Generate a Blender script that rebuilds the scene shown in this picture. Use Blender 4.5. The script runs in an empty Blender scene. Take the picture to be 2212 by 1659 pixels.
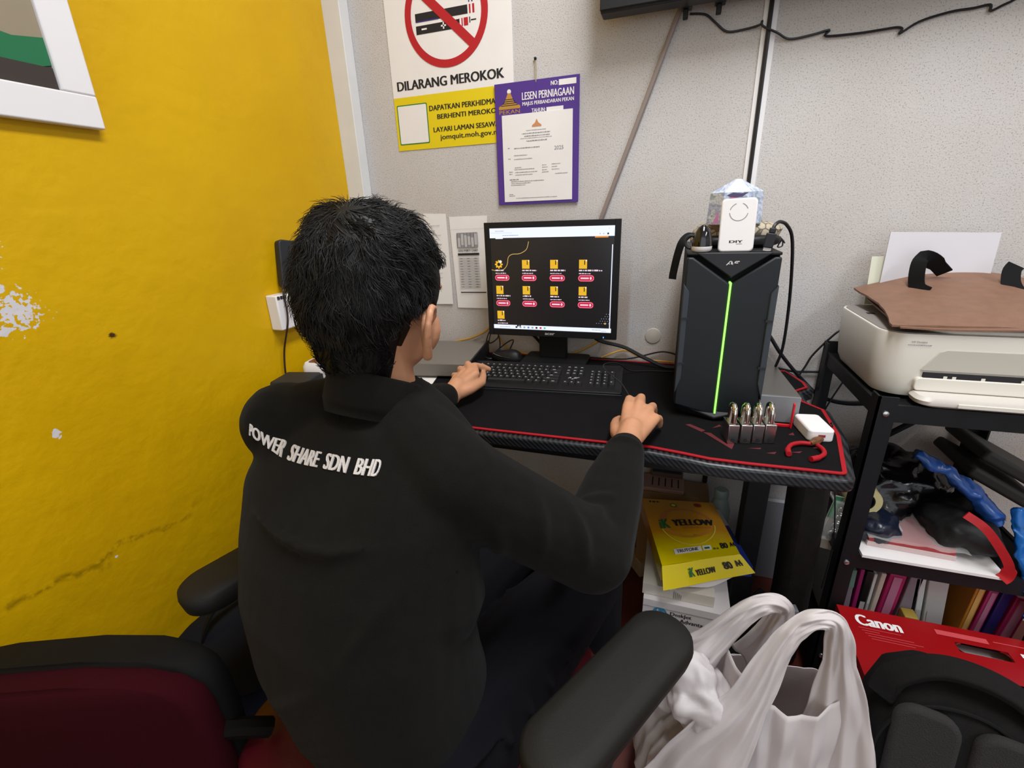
import bpy, math, random
from mathutils import Vector, Matrix, noise
random.seed(7)
S = bpy.context.scene
COL = S.collection
V = Vector
R = math.radians

# ---------------------------------------------------------------- camera, light, exposure
cam = bpy.data.objects.new('camera', bpy.data.cameras.new('camera')); COL.objects.link(cam)
cam.data.sensor_width = 36; cam.data.lens = 16.313; cam.data.clip_start = .02
CR, CU, CF = (0.94672, 0.32023, -0.03428), (-0.07978, 0.33631, 0.93837), (-0.31202, 0.88564, -0.34394)
cam.matrix_world = Matrix(((CR[0], CU[0], -CF[0], 0), (CR[1], CU[1], -CF[1], -1.47), (CR[2], CU[2], -CF[2], 1.185), (0, 0, 0, 1)))
S.camera = cam
W = bpy.data.worlds.new('daylight'); S.world = W; W.use_nodes = True
W.node_tree.nodes['Background'].inputs[0].default_value = (.86, .93, 1, 1)
W.node_tree.nodes['Background'].inputs[1].default_value = .97
def area(name, loc, size, energy, rot=(0, 0, 0), col=(1, 1, 1)):
    l = bpy.data.lights.new(name, 'AREA'); l.shape = 'RECTANGLE'; l.size, l.size_y = size; l.energy = energy; l.color = col
    o = bpy.data.objects.new(name, l); COL.objects.link(o); o.location = loc; o.rotation_euler = rot
    return o
area('ceiling_tube_light', (.25, -.95, 2.72), (.35, 1.2), 29, col=(.96, .98, 1))
area('ceiling_tube_light', (1.9, -2.0, 2.72), (.35, 1.2), 20, col=(.96, .98, 1))
S.view_settings.view_transform = 'Standard'; S.view_settings.look = 'None'
S.view_settings.gamma = 1; S.view_settings.use_curve_mapping = False
S.view_settings.exposure = .55
S.cycles.max_bounces = 8

# ---------------------------------------------------------------- materials
def lin(c):
    if isinstance(c, str):
        c = [int(c[i:i + 2], 16) / 255 for i in (0, 2, 4)]
        c = [x / 12.92 if x <= .04045 else ((x + .055) / 1.055) ** 2.4 for x in c]
    return (*c, 1)
def mat(name, col, rough=.5, metal=0, var=0, vscale=12, bump=0, bscale=300, emit=0, trans=0, alpha=1, spec=.5, coat=0, transl=0, sheen=0):
    m = bpy.data.materials.new(name); m.use_nodes = True
    nt = m.node_tree; N = nt.nodes; L = nt.links; b = N['Principled BSDF']
    c = lin(col); I = b.inputs
    I['Base Color'].default_value = c; I['Roughness'].default_value = rough; I['Metallic'].default_value = metal
    I['Specular IOR Level'].default_value = spec; I['Coat Weight'].default_value = coat
    I['Transmission Weight'].default_value = trans; I['Alpha'].default_value = alpha; I['Sheen Weight'].default_value = sheen
    if emit: I['Emission Color'].default_value = c; I['Emission Strength'].default_value = emit
    tc = N.new('ShaderNodeTexCoord')
    if var:
        n = N.new('ShaderNodeTexNoise'); n.inputs['Scale'].default_value = vscale; n.inputs['Detail'].default_value = 6
        L.new(tc.outputs['Object'], n.inputs['Vector'])
        mr = N.new('ShaderNodeMapRange'); mr.inputs[1].default_value = .3; mr.inputs[2].default_value = .7
        mr.inputs[3].default_value = 1 - var; mr.inputs[4].default_value = 1 + var
        L.new(n.outputs['Fac'], mr.inputs[0])
        mx = N.new('ShaderNodeVectorMath'); mx.operation = 'SCALE'; mx.inputs[0].default_value = c[:3]
        L.new(mr.outputs[0], mx.inputs['Scale']); L.new(mx.outputs[0], I['Base Color'])
    if bump:
        n = N.new('ShaderNodeTexNoise'); n.inputs['Scale'].default_value = bscale; n.inputs['Detail'].default_value = 4
        L.new(tc.outputs['Object'], n.inputs['Vector'])
        bp = N.new('ShaderNodeBump'); bp.inputs['Strength'].default_value = bump; bp.inputs['Distance'].default_value = .004
        L.new(n.outputs['Fac'], bp.inputs['Height']); L.new(bp.outputs[0], I['Normal'])
    if transl:
        t = N.new('ShaderNodeBsdfTranslucent'); t.inputs[0].default_value = c
        ms = N.new('ShaderNodeMixShader'); ms.inputs[0].default_value = transl
        L.new(b.outputs[0], ms.inputs[1]); L.new(t.outputs[0], ms.inputs[2]); L.new(ms.outputs[0], N['Material Output'].inputs[0])
    return m
class NT:
    """small helper to wire extra nodes into a material"""
    def __init__(s, m): s.m = m; s.t = m.node_tree; s.N = s.t.nodes; s.L = s.t.links; s.b = s.N['Principled BSDF']; s.pos = s.N.new('ShaderNodeTexCoord').outputs['Object']
    def noise(s, scale, detail=4, vec=None, rough=.5):
        n = s.N.new('ShaderNodeTexNoise'); n.inputs['Scale'].default_value = scale; n.inputs['Detail'].default_value = detail; n.inputs['Roughness'].default_value = rough
        s.L.new(vec or s.pos, n.inputs['Vector']); return n.outputs['Fac']
    def ramp(s, fac, a, b, lo=0, hi=1):
        n = s.N.new('ShaderNodeMapRange'); n.inputs[1].default_value = a; n.inputs[2].default_value = b; n.inputs[3].default_value = lo; n.inputs[4].default_value = hi
        s.L.new(fac, n.inputs[0]); return n.outputs[0]
    def math(s, op, a, b=0.):
        n = s.N.new('ShaderNodeMath'); n.operation = op
        for i, q in enumerate((a, b)):
            if isinstance(q, (int, float)): n.inputs[i].default_value = q
            else: s.L.new(q, n.inputs[i])
        return n.outputs[0]
    def dist(s, p):
        n = s.N.new('ShaderNodeVectorMath'); n.operation = 'DISTANCE'; s.L.new(s.pos, n.inputs[0]); n.inputs[1].default_value = p; return n.outputs['Value']
    def mix(s, fac, a, b):
        n = s.N.new('ShaderNodeMix'); n.data_type = 'RGBA'
        s.L.new(fac, n.inputs[0])
        for i, q in ((6, a), (7, b)):
            if isinstance(q, (tuple, str)): n.inputs[i].default_value = lin(q) if isinstance(q, str) else q
            else: s.L.new(q, n.inputs[i])
        return n.outputs[2]
    def sep(s):
        n = s.N.new('ShaderNodeSeparateXYZ'); s.L.new(s.pos, n.inputs[0]); return n.outputs
    def color(s, o): s.L.new(o, s.b.inputs['Base Color'])
    def bump(s, h, strength=.3, dist=.004):
        n = s.N.new('ShaderNodeBump'); n.inputs['Strength'].default_value = strength; n.inputs['Distance'].default_value = dist
        s.L.new(h, n.inputs['Height']); s.L.new(n.outputs[0], s.b.inputs['Normal'])

# ---------------------------------------------------------------- mesh building
TXT = {}
def text_shape(t, bold=0):
    k = (t, bold)
    if k not in TXT:
        cu = bpy.data.curves.new('lettering', 'FONT'); cu.body = t; cu.offset = bold; cu.resolution_u = 3; cu.fill_mode = 'BOTH'
        ob = bpy.data.objects.new('lettering', cu); COL.objects.link(ob)
        bpy.context.view_layer.update()
        me = bpy.data.meshes.new_from_object(ob.evaluated_get(bpy.context.evaluated_depsgraph_get()))
        vs = [(v.co.x, v.co.y) for v in me.vertices]; fs = [tuple(p.vertices) for p in me.polygons]
        bpy.data.objects.remove(ob); bpy.data.curves.remove(cu); bpy.data.meshes.remove(me)
        x0 = min(v[0] for v in vs); x1 = max(v[0] for v in vs); y0 = min(v[1] for v in vs); y1 = max(v[1] for v in vs)
        TXT[k] = ([((x - x0) / (x1 - x0), (y - y0) / (y1 - y0)) for x, y in vs], fs)
    return TXT[k]
def spline(pts, n=8):
    pts = [V(p) for p in pts]; out = []
    for i in range(len(pts) - 1):
        p0 = pts[max(i - 1, 0)]; p1 = pts[i]; p2 = pts[i + 1]; p3 = pts[min(i + 2, len(pts) - 1)]
        for k in range(n):
            t = k / n
            out.append(.5 * ((2 * p1) + (p2 - p0) * t + (2 * p0 - 5 * p1 + 4 * p2 - p3) * t * t + (3 * p1 - p0 - 3 * p2 + p3) * t ** 3))
    return out + [pts[-1]]
def lerp(a, b, t): return a + (b - a) * t
class MB:
    def __init__(s): s.v = []; s.f = []; s.m = []; s.M = Matrix(); s.mi = 0
    def add(s, vs, fs):
        o = len(s.v); s.v += [s.M @ V(p) for p in vs]; s.f += [tuple(i + o for i in f) for f in fs]; s.m += [s.mi] * len(fs); return s
    def box(s, x0, x1, y0, y1, z0, z1):
        return s.add([(x, y, z) for z in (z0, z1) for y in (y0, y1) for x in (x0, x1)],
                     [(0, 2, 3, 1), (4, 5, 7, 6), (0, 1, 5, 4), (2, 6, 7, 3), (0, 4, 6, 2), (1, 3, 7, 5)])
    def prism(s, poly, h0, h1, ax=2):
        n = len(poly)
        def P(a, b, h): return (a, b, h) if ax == 2 else ((a, h, b) if ax == 1 else (h, a, b))
        return s.add([P(a, b, h0) for a, b in poly] + [P(a, b, h1) for a, b in poly],
                     [tuple(range(n))[::-1], tuple(range(n, 2 * n))] + [(i, (i + 1) % n, n + (i + 1) % n, n + i) for i in range(n)])
    def loft(s, rings, cap=True, close=False):
        n = len(rings[0]); k = len(rings); vs = [p for r in rings for p in r]
        fs = [(a * n + i, a * n + (i + 1) % n, ((a + 1) % k) * n + (i + 1) % n, ((a + 1) % k) * n + i) for a in range(k if close else k - 1) for i in range(n)]
        if cap and not close: fs += [tuple(range(n))[::-1], tuple(range((k - 1) * n, k * n))]
        return s.add(vs, fs)
    def tube(s, path, r, n=8, flat=1, up=None, cap=True, close=False):
        path = [V(p) for p in path]; k = len(path); rings = []; prev = None
        for i, p in enumerate(path):
            t = (path[(i + 1) % k if close else min(i + 1, k - 1)] - path[i - 1 if close else max(i - 1, 0)])
            t = t.normalized() if t.length > 1e-9 else V((0, 0, 1))
            if prev is None:
                a = V(up) if up else (V((0, 0, 1)) if abs(t.z) < .9 else V((1, 0, 0)))
            else: a = prev
            a = (a - t * a.dot(t)); a = a.normalized() if a.length > 1e-6 else t.orthogonal().normalized()
            prev = a; b = t.cross(a)
            rr = r[i] if isinstance(r, (list, tuple)) else r
            rings.append([p + (a * math.cos(q) * flat + b * math.sin(q)) * rr for q in [2 * math.pi * j / n for j in range(n)]])
        return s.loft(rings, cap, close)
    def ribbon(s, path, w, th, up, n=1):
        """flat strap: width along `up` crossed with the path"""
        path = [V(p) for p in path]; k = len(path); rings = []
        for i, p in enumerate(path):
            t = (path[min(i + 1, k - 1)] - path[max(i - 1, 0)]).normalized(); nn = V(up) - t * t.dot(V(up)); nn.normalize(); b = t.cross(nn)
            ww = (w[i] if isinstance(w, (list, tuple)) else w) / 2; h = th / 2
            rings.append([p + b * ww + nn * h, p - b * ww + nn * h, p - b * ww - nn * h, p + b * ww - nn * h])
        return s.loft(rings)
    def ell(s, c, r, nu=20, nv=12, M=None, e=1., dis=0, seed=0, dsc=8):
        c = V(c); r = (r, r, r) if isinstance(r, (int, float)) else r; rings = []
        sg = lambda x: math.copysign(abs(x) ** e, x)
        for j in range(1, nv):
            ph = -math.pi / 2 + math.pi * j / nv; rings.append([(sg(math.cos(ph)) * sg(math.cos(q)), sg(math.cos(ph)) * sg(math.sin(q)), sg(math.sin(ph))) for q in [2 * math.pi * i / nu for i in range(nu)]])
        pts = [p for g in rings for p in g] + [(0, 0, -1), (0, 0, 1)]; out = []
        for p in pts:
            q = V((p[0] * r[0], p[1] * r[1], p[2] * r[2])); q = M @ q if M else q
            if dis: q *= 1 + dis * noise.fractal(q * dsc + V((seed * 7.3, seed, 0)), 1, 2, 3)
            out.append(c + q)
        n = nu; k = nv - 1
        fs = [(a * n + i, a * n + (i + 1) % n, (a + 1) * n + (i + 1) % n, (a + 1) * n + i) for a in range(k - 1) for i in range(n)]
        fs += [((i + 1) % n, i, k * n) for i in range(n)] + [((k - 1) * n + i, (k - 1) * n + (i + 1) % n, k * n + 1) for i in range(n)]
        return s.add(out, fs)
    def lathe(s, prof, n=24, c=(0, 0, 0)):
        return s.loft([[V(c) + V((r * math.cos(q), r * math.sin(q), z)) for q in [2 * math.pi * i / n for i in range(n)]] for r, z in prof])
    def grid(s, fn, nu, nv):
        return s.add([fn(i / nu, j / nv) for j in range(nv + 1) for i in range(nu + 1)],
                     [(j * (nu + 1) + i, j * (nu + 1) + i + 1, (j + 1) * (nu + 1) + i + 1, (j + 1) * (nu + 1) + i) for j in range(nv) for i in range(nu)])
    def slab(s, fn, nu, nv, th):
        """curved sheet with thickness: fn(u,v) upper surface, th = offset vector"""
        th = V(th); n = (nu + 1) * (nv + 1)
        vs = [V(fn(i / nu, j / nv)) for j in range(nv + 1) for i in range(nu + 1)]
        q = [(j * (nu + 1) + i, j * (nu + 1) + i + 1, (j + 1) * (nu + 1) + i + 1, (j + 1) * (nu + 1) + i) for j in range(nv) for i in range(nu)]
        rim = list(range(nu + 1)) + [j * (nu + 1) + nu for j in range(1, nv + 1)] + [nv * (nu + 1) + i for i in range(nu - 1, -1, -1)] + [j * (nu + 1) for j in range(nv - 1, 0, -1)]
        side = [(rim[i], n + rim[i], n + rim[(i + 1) % len(rim)], rim[(i + 1) % len(rim)]) for i in range(len(rim))]
        return s.add(vs + [p + th for p in vs], q + [tuple(n + i for i in f[::-1]) for f in q] + side)
    # flat prints: local x,y on the sheet, z a hair above it
    def rect(s, x0, x1, y0, y1, z=.0006): return s.add([(x0, y0, z), (x1, y0, z), (x1, y1, z), (x0, y1, z)], [(0, 1, 2, 3)])
    def poly(s, pts, z=.0006): return s.add([(a, b, z) for a, b in pts], [tuple(range(len(pts)))])
    def disc(s, x, y, r, z=.0006, n=32, ry=None): return s.poly([(x + r * math.cos(2 * math.pi * i / n), y + (ry or r) * math.sin(2 * math.pi * i / n)) for i in range(n)], z)
    def ring(s, x, y, r0, r1, z=.0006, n=48, a0=0, a1=360):
        q = [R(a0 + (a1 - a0) * i / n) for i in range(n + 1)]
        return s.add([(x + r * math.cos(a), y + r * math.sin(a), z) for a in q for r in (r0, r1)], [(2 * i, 2 * i + 1, 2 * i + 3, 2 * i + 2) for i in range(n)])
    def line(s, pts, w, z=.0006):
        for (a, b), (c, d) in zip(pts, pts[1:]):
            l = math.hypot(c - a, d - b) or 1; ox, oy = -(d - b) / l * w / 2, (c - a) / l * w / 2
            s.add([(a + ox, b + oy, z), (a - ox, b - oy, z), (c - ox, d - oy, z), (c + ox, d + oy, z)], [(0, 1, 2, 3)])
        return s
    def text(s, t, x0, x1, y0, y1, z=.0006, bold=0, shear=0):
        vs, fs = text_shape(t); w = bold * 3.2 * (x1 - x0) / max(len(t), 1)
        for k, dx in enumerate((-w, 0, w) if bold else (0,)): s.add([(lerp(x0 + w, x1 - w, a) + dx + shear * (y1 - y0) * b, lerp(y0, y1, b), z + k * .00003) for a, b in vs], fs)
        return s
    def scribble(s, x0, x1, y, h, z=.0006):
        """a line of print too small to read: short dashes"""
        x = x0
        while x < x1:
            w = random.uniform(.6, 3) * h; s.rect(x, min(x + w, x1), y, y + h * random.uniform(.7, 1), z); x += w + h * .5
        return s
    def at(s, M): s.M = M; return s
    def use(s, i): s.mi = i; return s
WM = {}
def finish(ob, me, mats, smooth, bevel, mods):
    for m in (mats if isinstance(mats, (list, tuple)) else [mats]): me.materials.append(m)
    if smooth:
        me.polygons.foreach_set('use_smooth', [True] * len(me.polygons))
        if smooth < 180: me.set_sharp_from_angle(angle=R(smooth))
    if bevel:
        b = ob.modifiers.new('bevel', 'BEVEL'); b.width = bevel; b.segments = 3; b.limit_method = 'ANGLE'; b.angle_limit = R(40)
    for m in mods or []:
        k = ob.modifiers.new(m[0].lower(), m[0])
        for a, v in m[1].items(): setattr(k, a, v)
    me.update()
def part(name, mb, mats, parent=None, smooth=40, bevel=0, local=False, mods=None, label=None):
    me = bpy.data.meshes.new(name); ob = bpy.data.objects.new(name, me); COL.objects.link(ob)
    P = WM.get(parent.name if parent else None, Matrix()); Pi = P.inverted()
    me.from_pydata([tuple(p) if local else tuple(Pi @ p) for p in mb.v], [], mb.f)
    me.polygons.foreach_set('material_index', mb.m)
    if parent: ob.parent = parent
    WM[ob.name] = P
    if label: ob['label'] = label
    finish(ob, me, mats, smooth, bevel, mods); return ob
def thing(name, label, cat, loc, rz=0, group=None):
    o = bpy.data.objects.new(name, None); COL.objects.link(o); o.empty_display_size = .05
    o.location = loc; o.rotation_euler = (0, 0, rz); WM[o.name] = Matrix.Translation(loc) @ Matrix.Rotation(rz, 4, 'Z')
    o['label'] = label; o['category'] = cat
    if group: o['group'] = group
    return o
def solo(name, mb, mats, label, cat, smooth=40, bevel=0, group=None, mods=None, kind=None):
    xs = [p.x for p in mb.v]; ys = [p.y for p in mb.v]; zs = [p.z for p in mb.v]
    base = V(((min(xs) + max(xs)) / 2, (min(ys) + max(ys)) / 2, min(zs)))
    me = bpy.data.meshes.new(name); ob = bpy.data.objects.new(name, me); COL.objects.link(ob)
    me.from_pydata([tuple(p - base) for p in mb.v], [], mb.f); me.polygons.foreach_set('material_index', mb.m)
    ob.location = base; WM[ob.name] = Matrix.Translation(base)
    if label: ob['label'] = label; ob['category'] = cat
    if group: ob['group'] = group
    if kind: ob['kind'] = kind
    finish(ob, me, mats, smooth, bevel, mods); return ob
def struct(name, mb, mats, parent=None, **k):
    ob = part(name, mb, mats, parent, **k)
    if not parent: ob['kind'] = 'structure'
    return ob
def plane(o, u, v):
    """matrix of a flat print: x along u, y along v, z out of the sheet"""
    u = V(u).normalized(); v = V(v); v = (v - u * u.dot(v)).normalized(); n = u.cross(v)
    return Matrix(((u.x, v.x, n.x, o[0]), (u.y, v.y, n.y, o[1]), (u.z, v.z, n.z, o[2]), (0, 0, 0, 1)))
WALL = plane((0, 0, 0), (1, 0, 0), (0, 0, 1))          # sheet coordinates = (x, z) of the back wall
def rrect(x0, x1, y0, y1, r, n=5):
    out = []
    for cx, cy, a in ((x1 - r, y1 - r, 0), (x0 + r, y1 - r, 90), (x0 + r, y0 + r, 180), (x1 - r, y0 + r, 270)):
        out += [(cx + r * math.cos(R(a + 90 * i / n)), cy + r * math.sin(R(a + 90 * i / n))) for i in range(n + 1)]
    return out
def TR(x, y, z, rz=0, rx=0, ry=0): return Matrix.Translation((x, y, z)) @ Matrix.Rotation(R(rz), 4, 'Z') @ Matrix.Rotation(R(ry), 4, 'Y') @ Matrix.Rotation(R(rx), 4, 'X')
M = dict(
    black=mat('black_plastic', '131315', .5, spec=.3), blackm=mat('black_matte', '0e0e0f', .8, spec=.2), dark=mat('dark_grey_plastic', '242529', .5, spec=.35),
    gloss=mat('black_gloss', '0c0d12', .12, coat=.5), white=mat('white_plastic', 'e9e6e6', .4), paper=mat('white_paper', 'e8e5e4', .8, var=.02),
    ink=mat('black_ink', '17151a', .7), grey=mat('grey_print', '8e8c8f', .8), lgrey=mat('light_grey_print', 'b9b6b8', .8), red=mat('red_print', 'b4121f', .7),
    redb=mat('red_edging', 'a00c1b', .6, spec=.3), yel=mat('yellow_print', 'e0c800', .7), green=mat('green_print', '2f7a32', .7), purple=mat('purple_board', '4b2a86', .55),
    gold=mat('gold_print', 'b98a3a', .5), metal=mat('black_steel', '111215', .55, spec=.3, var=.15, vscale=20), chrome=mat('chrome', 'd8d4ce', .14, 1),
    steel=mat('brushed_steel', 'b9b4b0', .25, 1), screw=mat('zinc_screw', 'c9c9c9', .3, 1), cable=mat('black_cable', '16151a', .5), ycable=mat('yellow_cable', 'c99a3c', .5),
    beige=mat('printer_beige', 'dcd8ce', .42), beiged=mat('printer_grey_lid', '8b8480', .5), cloth=mat('black_cloth', '11100e', .95, var=.12, vscale=60, bump=.25, bscale=900, sheen=.03, spec=.12),
    trouser=mat('black_trouser_cloth', '0f0e13', .95, bump=.2, bscale=700, spec=.12), skin=mat('skin', 'c08a68', .5, var=.07, vscale=30, bump=.06, bscale=350),
    hair=mat('black_hair', '0b0a0a', .5, spec=.35), thread=mat('white_thread', 'dcd6d3', .8, bump=.6, bscale=900), pu=mat('armrest_pad', '191714', .65, spec=.25, bump=.12, bscale=800),
    maroon=mat('maroon_fabric', '30070f', .95, spec=.08, bump=.25, bscale=900), vinyl=mat('maroon_vinyl', '4e0e17', .45, spec=.35, bump=.5, bscale=14, var=.2, vscale=14),
    blackfab=mat('black_fabric', '191818', .95, spec=.15, bump=.3, bscale=600, var=.1, vscale=80), navy=mat('navy_fabric', '161c2b', .9, spec=.2, bump=.25, bscale=500),
    poly=mat('white_poly_film', 'e9e3e3', .5, transl=.4, spec=.35, bump=.25, bscale=24), blue=mat('blue_poly_film', '1f6fc4', .25, transl=.2, var=.2, vscale=20), film=mat('clear_film', 'f2f2f2', .12, alpha=.16, spec=.8),
    card=mat('cardboard', '9a7c5c', .8, var=.06), leather=mat('tan_leather', '80604e', .6, spec=.3, var=.08, vscale=40, bump=.25, bscale=260), hpw=mat('white_carton', 'dcd7d8', .6),
    hpb=mat('blue_logo', '2f8fc0', .6), cred=mat('red_carton', '96080f', .35), ledg=mat('green_led', '8fe85f', .4, emit=1.0), mag=mat('magenta_folder', 'b02468', .5),
)
def emit_mat(name, col, s):
    m = mat(name, '000000', .3); b = m.node_tree.nodes['Principled BSDF']; b.inputs['Emission Color'].default_value = lin(col); b.inputs['Emission Strength'].default_value = s; return m

# wall paints
wm = mat('speckled_plaster', 'c9c3bc', .85); k = NT(wm)
sp = k.ramp(k.noise(330, 2, rough=.5), .57, .66); big = k.ramp(k.noise(3.2, 5), .35, .7); x, y, z = k.sep()
low = k.math('MULTIPLY', k.ramp(z, 1.45, .55), k.ramp(k.noise(5, 4), .38, .62))
st = k.math('MULTIPLY', k.math('MULTIPLY', k.ramp(x, -.215, -.2), k.ramp(x, -.118, -.128)), k.math('MULTIPLY', k.ramp(z, 1.09, .9), k.ramp(z, .70, .74)))
c1 = k.mix(big, 'c8c5c4', 'bfbab7'); c1 = k.mix(k.math('MULTIPLY', low, .5), c1, 'bfa893'); c1 = k.mix(k.math('MULTIPLY', st, .45), c1, '97795c')
c1 = k.mix(k.math('MULTIPLY', sp, .62), c1, '7d756d'); k.color(c1); k.bump(k.noise(230, 3, rough=.6), .32, .003); M['wall'] = wm
ym = mat('yellow_paint', 'dda800', .45, spec=.28); k = NT(ym)
c1 = k.mix(k.ramp(k.noise(2.2, 5), .35, .68), 'd6a900', 'cb9c00'); x, y, z = k.sep()
wob = k.math('MULTIPLY', k.math('SUBTRACT', k.noise(9, 5), .5), .12)
dz = k.math('ABSOLUTE', k.math('SUBTRACT', k.math('ADD', z, wob), .555))
ck = k.math('MULTIPLY', k.math('MULTIPLY', k.ramp(dz, .011, 0), k.ramp(k.noise(70, 3), .38, .55)), k.math('MULTIPLY', k.ramp(y, -.74, -.9), .6)); c1 = k.mix(ck, c1, '6d5000')
for p, r, q in (((-1.05, -1.02, 1.107), .019, 60), ((-1.05, -1.025, 1.03), .012, 75), ((-1.05, -1.015, .835), .010, 90), ((-1.05, -1.0, 1.06), .034, 120), ((-1.05, -1.03, 1.17), .034, 120), ((-1.05, -1.0, .545), .004, 60)):
    d = k.math('ADD', k.math('DIVIDE', k.dist(p), r), k.math('MULTIPLY', k.math('SUBTRACT', k.noise(q, 4), .5), 4.2 if r > .033 else 2.6))
    c1 = k.mix(k.ramp(d, .75, .62), c1, 'd9d4d6')
d = k.math('ADD', k.dist((-1.05, -.873, .985)), k.math('MULTIPLY', k.math('SUBTRACT', k.noise(120, 3), .5), .012)); c1 = k.mix(k.ramp(d, .008, .004), c1, '4a3010')
k.color(c1); k.bump(k.math('ADD', k.noise(30, 6), k.math('MULTIPLY', k.noise(8, 3), 2.)), .35, .006); M['yellow'] = ym
fm = mat('maroon_tile', '5a2419', .45); k = NT(fm); k.color(k.mix(k.ramp(k.noise(6, 6), .35, .7), '5e261a', '431812')); M['floor'] = fm
M['ceil'] = mat('ceiling_paint', 'e4e2de', .9)

# ---------------------------------------------------------------- room
XL = -1.05
struct('floor', MB().box(-1.25, 3.1, -4.1, .1, -.05, 0), M['floor'])
struct('wall_back', MB().box(-1.25, 3.1, 0, .1, 0, 2.9), M['wall'])
struct('wall_left', MB().prism([(-1.2, -4.1), (XL, -4.1), (XL, -.2), (-1.064, 0), (-1.2, 0)], 0, 2.9), M['yellow'], smooth=0)
struct('wall_right', MB().box(3, 3.1, -4.1, 0, 0, 2.9), M['wall'])
struct('ceiling', MB().box(-1.25, 3.1, -4.1, .1, 2.9, 3), M['ceil'])
struct('trim_1', MB().box(-1.062, -1.0, -.046, -.0005, 0, 2.9), mat('painted_duct', 'd9d9d8', .5, var=.03), bevel=.002)
struct('baseboard_back', MB().box(-1.0, .3, -.006, -.0003, 0, .075), mat('dark_skirting', '4f4038', .6))

# cover plug in the wall
solo('wall_plug', MB().lathe([(.024, 0), (.023, .003), (.012, .005), (.001, .005)], 24), mat('plug_plaster', 'bdb6ab', .8), 'round plaster plug in the grey wall right of the monitor', 'wall plug').matrix_world = Matrix.Translation((-.047, 0, .814)) @ Matrix.Rotation(R(90), 4, 'X')

# ---------------------------------------------------------------- posters and papers on the back wall
mats = [M['paper'], M['yel'], M['red'], M['ink'], M['green'], mat('e_cigarette_blue', '2a1f6e', .7)]
b = MB().use(0).box(-.875, -.479, -.002, -.0004, 1.5355, 1.99).use(1).box(-.875, -.479, -.002, -.0004, 1.388, 1.5355)
b.at(plane((0, -.002, 0), (1, 0, 0), (0, 0, 1))).use(3)
b.rect(-.775, -.609, 1.719, 1.74).rect(-.775, -.636, 1.689, 1.71).rect(-.584, -.60, 1.7015, 1.7045).rect(-.605, -.602, 1.697, 1.711)
b.use(5).rect(-.773, -.7, 1.7185, 1.7215, .0009).rect(-.605, -.602, 1.745, 1.765).rect(-.596, -.592, 1.745, 1.765)
b.use(2).rect(-.604, -.5995, 1.719, 1.74).rect(-.594, -.588, 1.719, 1.74).rect(-.622, -.609, 1.692, 1.711).rect(-.629, -.6255, 1.692, 1.711).rect(-.637, -.635, 1.695, 1.711)
b.use(0).rect(-.757, -.740, 1.6985, 1.7025, .001).rect(-.694, -.678, 1.699, 1.703, .001).rect(-.688, -.684, 1.693, 1.709, .001)
b.use(2).ring(-.678, 1.7285, .111, .131, .0012, 64).line([(-.775, 1.81), (-.597, 1.647)], .024, .0013)
b.use(3).text('DILARANG MEROKOK', -.858, -.506, 1.553, 1.578, .0008, .02)
b.text('DAPATKAN PERKHIDMATAN', -.754, -.497, 1.491, 1.505, .0008, .015).text('BERHENTI MEROKOK', -.729, -.519, 1.467, 1.48, .0008, .015)
b.text('LAYARI LAMAN SESAWANG', -.745, -.497, 1.432, 1.4455, .0008, .015).text('jomquit.moh.gov.my', -.724, -.516, 1.406, 1.424, .0008, .012)
b.use(4).poly(rrect(-.867, -.761, 1.404, 1.515, .004), .0006).use(0).poly(rrect(-.864, -.764, 1.407, 1.512, .003), .0009)
solo('no_smoking_poster', b, mats, 'no-smoking poster with red prohibition ring over a yellow panel on grey wall', 'poster', smooth=0)

t = thing('licence_board', 'purple business licence board hanging from a string over the monitor', 'sign', (-.411, -.003, 1.212))
b = MB().box(-.536, -.287, -.008, -.0045, 1.212, 1.537); b.at(plane((0, -.008, 0), (1, 0, 0), (0, 0, 1))).use(1)
b.text('NO:', -.368, -.347, 1.518, 1.529, bold=.02).rect(-.345, -.296, 1.516, 1.53).text('LESEN PERNIAGAAN', -.453, -.302, 1.49, 1.509, bold=.015)
b.text('MAJLIS PERBANDARAN PEKAN', -.452, -.302, 1.473, 1.485, bold=.015).text('TAHUN:', -.425, -.384, 1.456, 1.4665, bold=.015).rect(-.381, -.332, 1.452, 1.466)
b.disc(-.4915, 1.515, .006)
b.use(2).poly([(-.524, 1.478), (-.508, 1.486), (-.496, 1.51), (-.4915, 1.512), (-.487, 1.51), (-.476, 1.486), (-.459, 1.478), (-.459, 1.471), (-.524, 1.471)], .0007).text('PEKAN', -.523, -.46, 1.459, 1.469)
b.use(3)
for i in range(4): b.line([(-.517 + .004 * i, 1.4805 + .005 * i), (-.466 - .004 * i, 1.4805 + .005 * i)], .0018, .001)
b.use(2).rect(-.520, -.463, 1.4735, 1.476, .0009)
part('board', b, [M['purple'], M['paper'], M['gold'], M['ink']], t, smooth=0)
b = MB().box(-.516, -.305, -.0095, -.0082, 1.22, 1.456); b.at(plane((0, -.0096, 0), (1, 0, 0), (0, 0, 1))).use(1)
b.poly([(-.424, 1.424), (-.415, 1.43), (-.41, 1.44), (-.405, 1.43), (-.396, 1.424), (-.396, 1.42), (-.424, 1.42)]).use(2)
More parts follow.
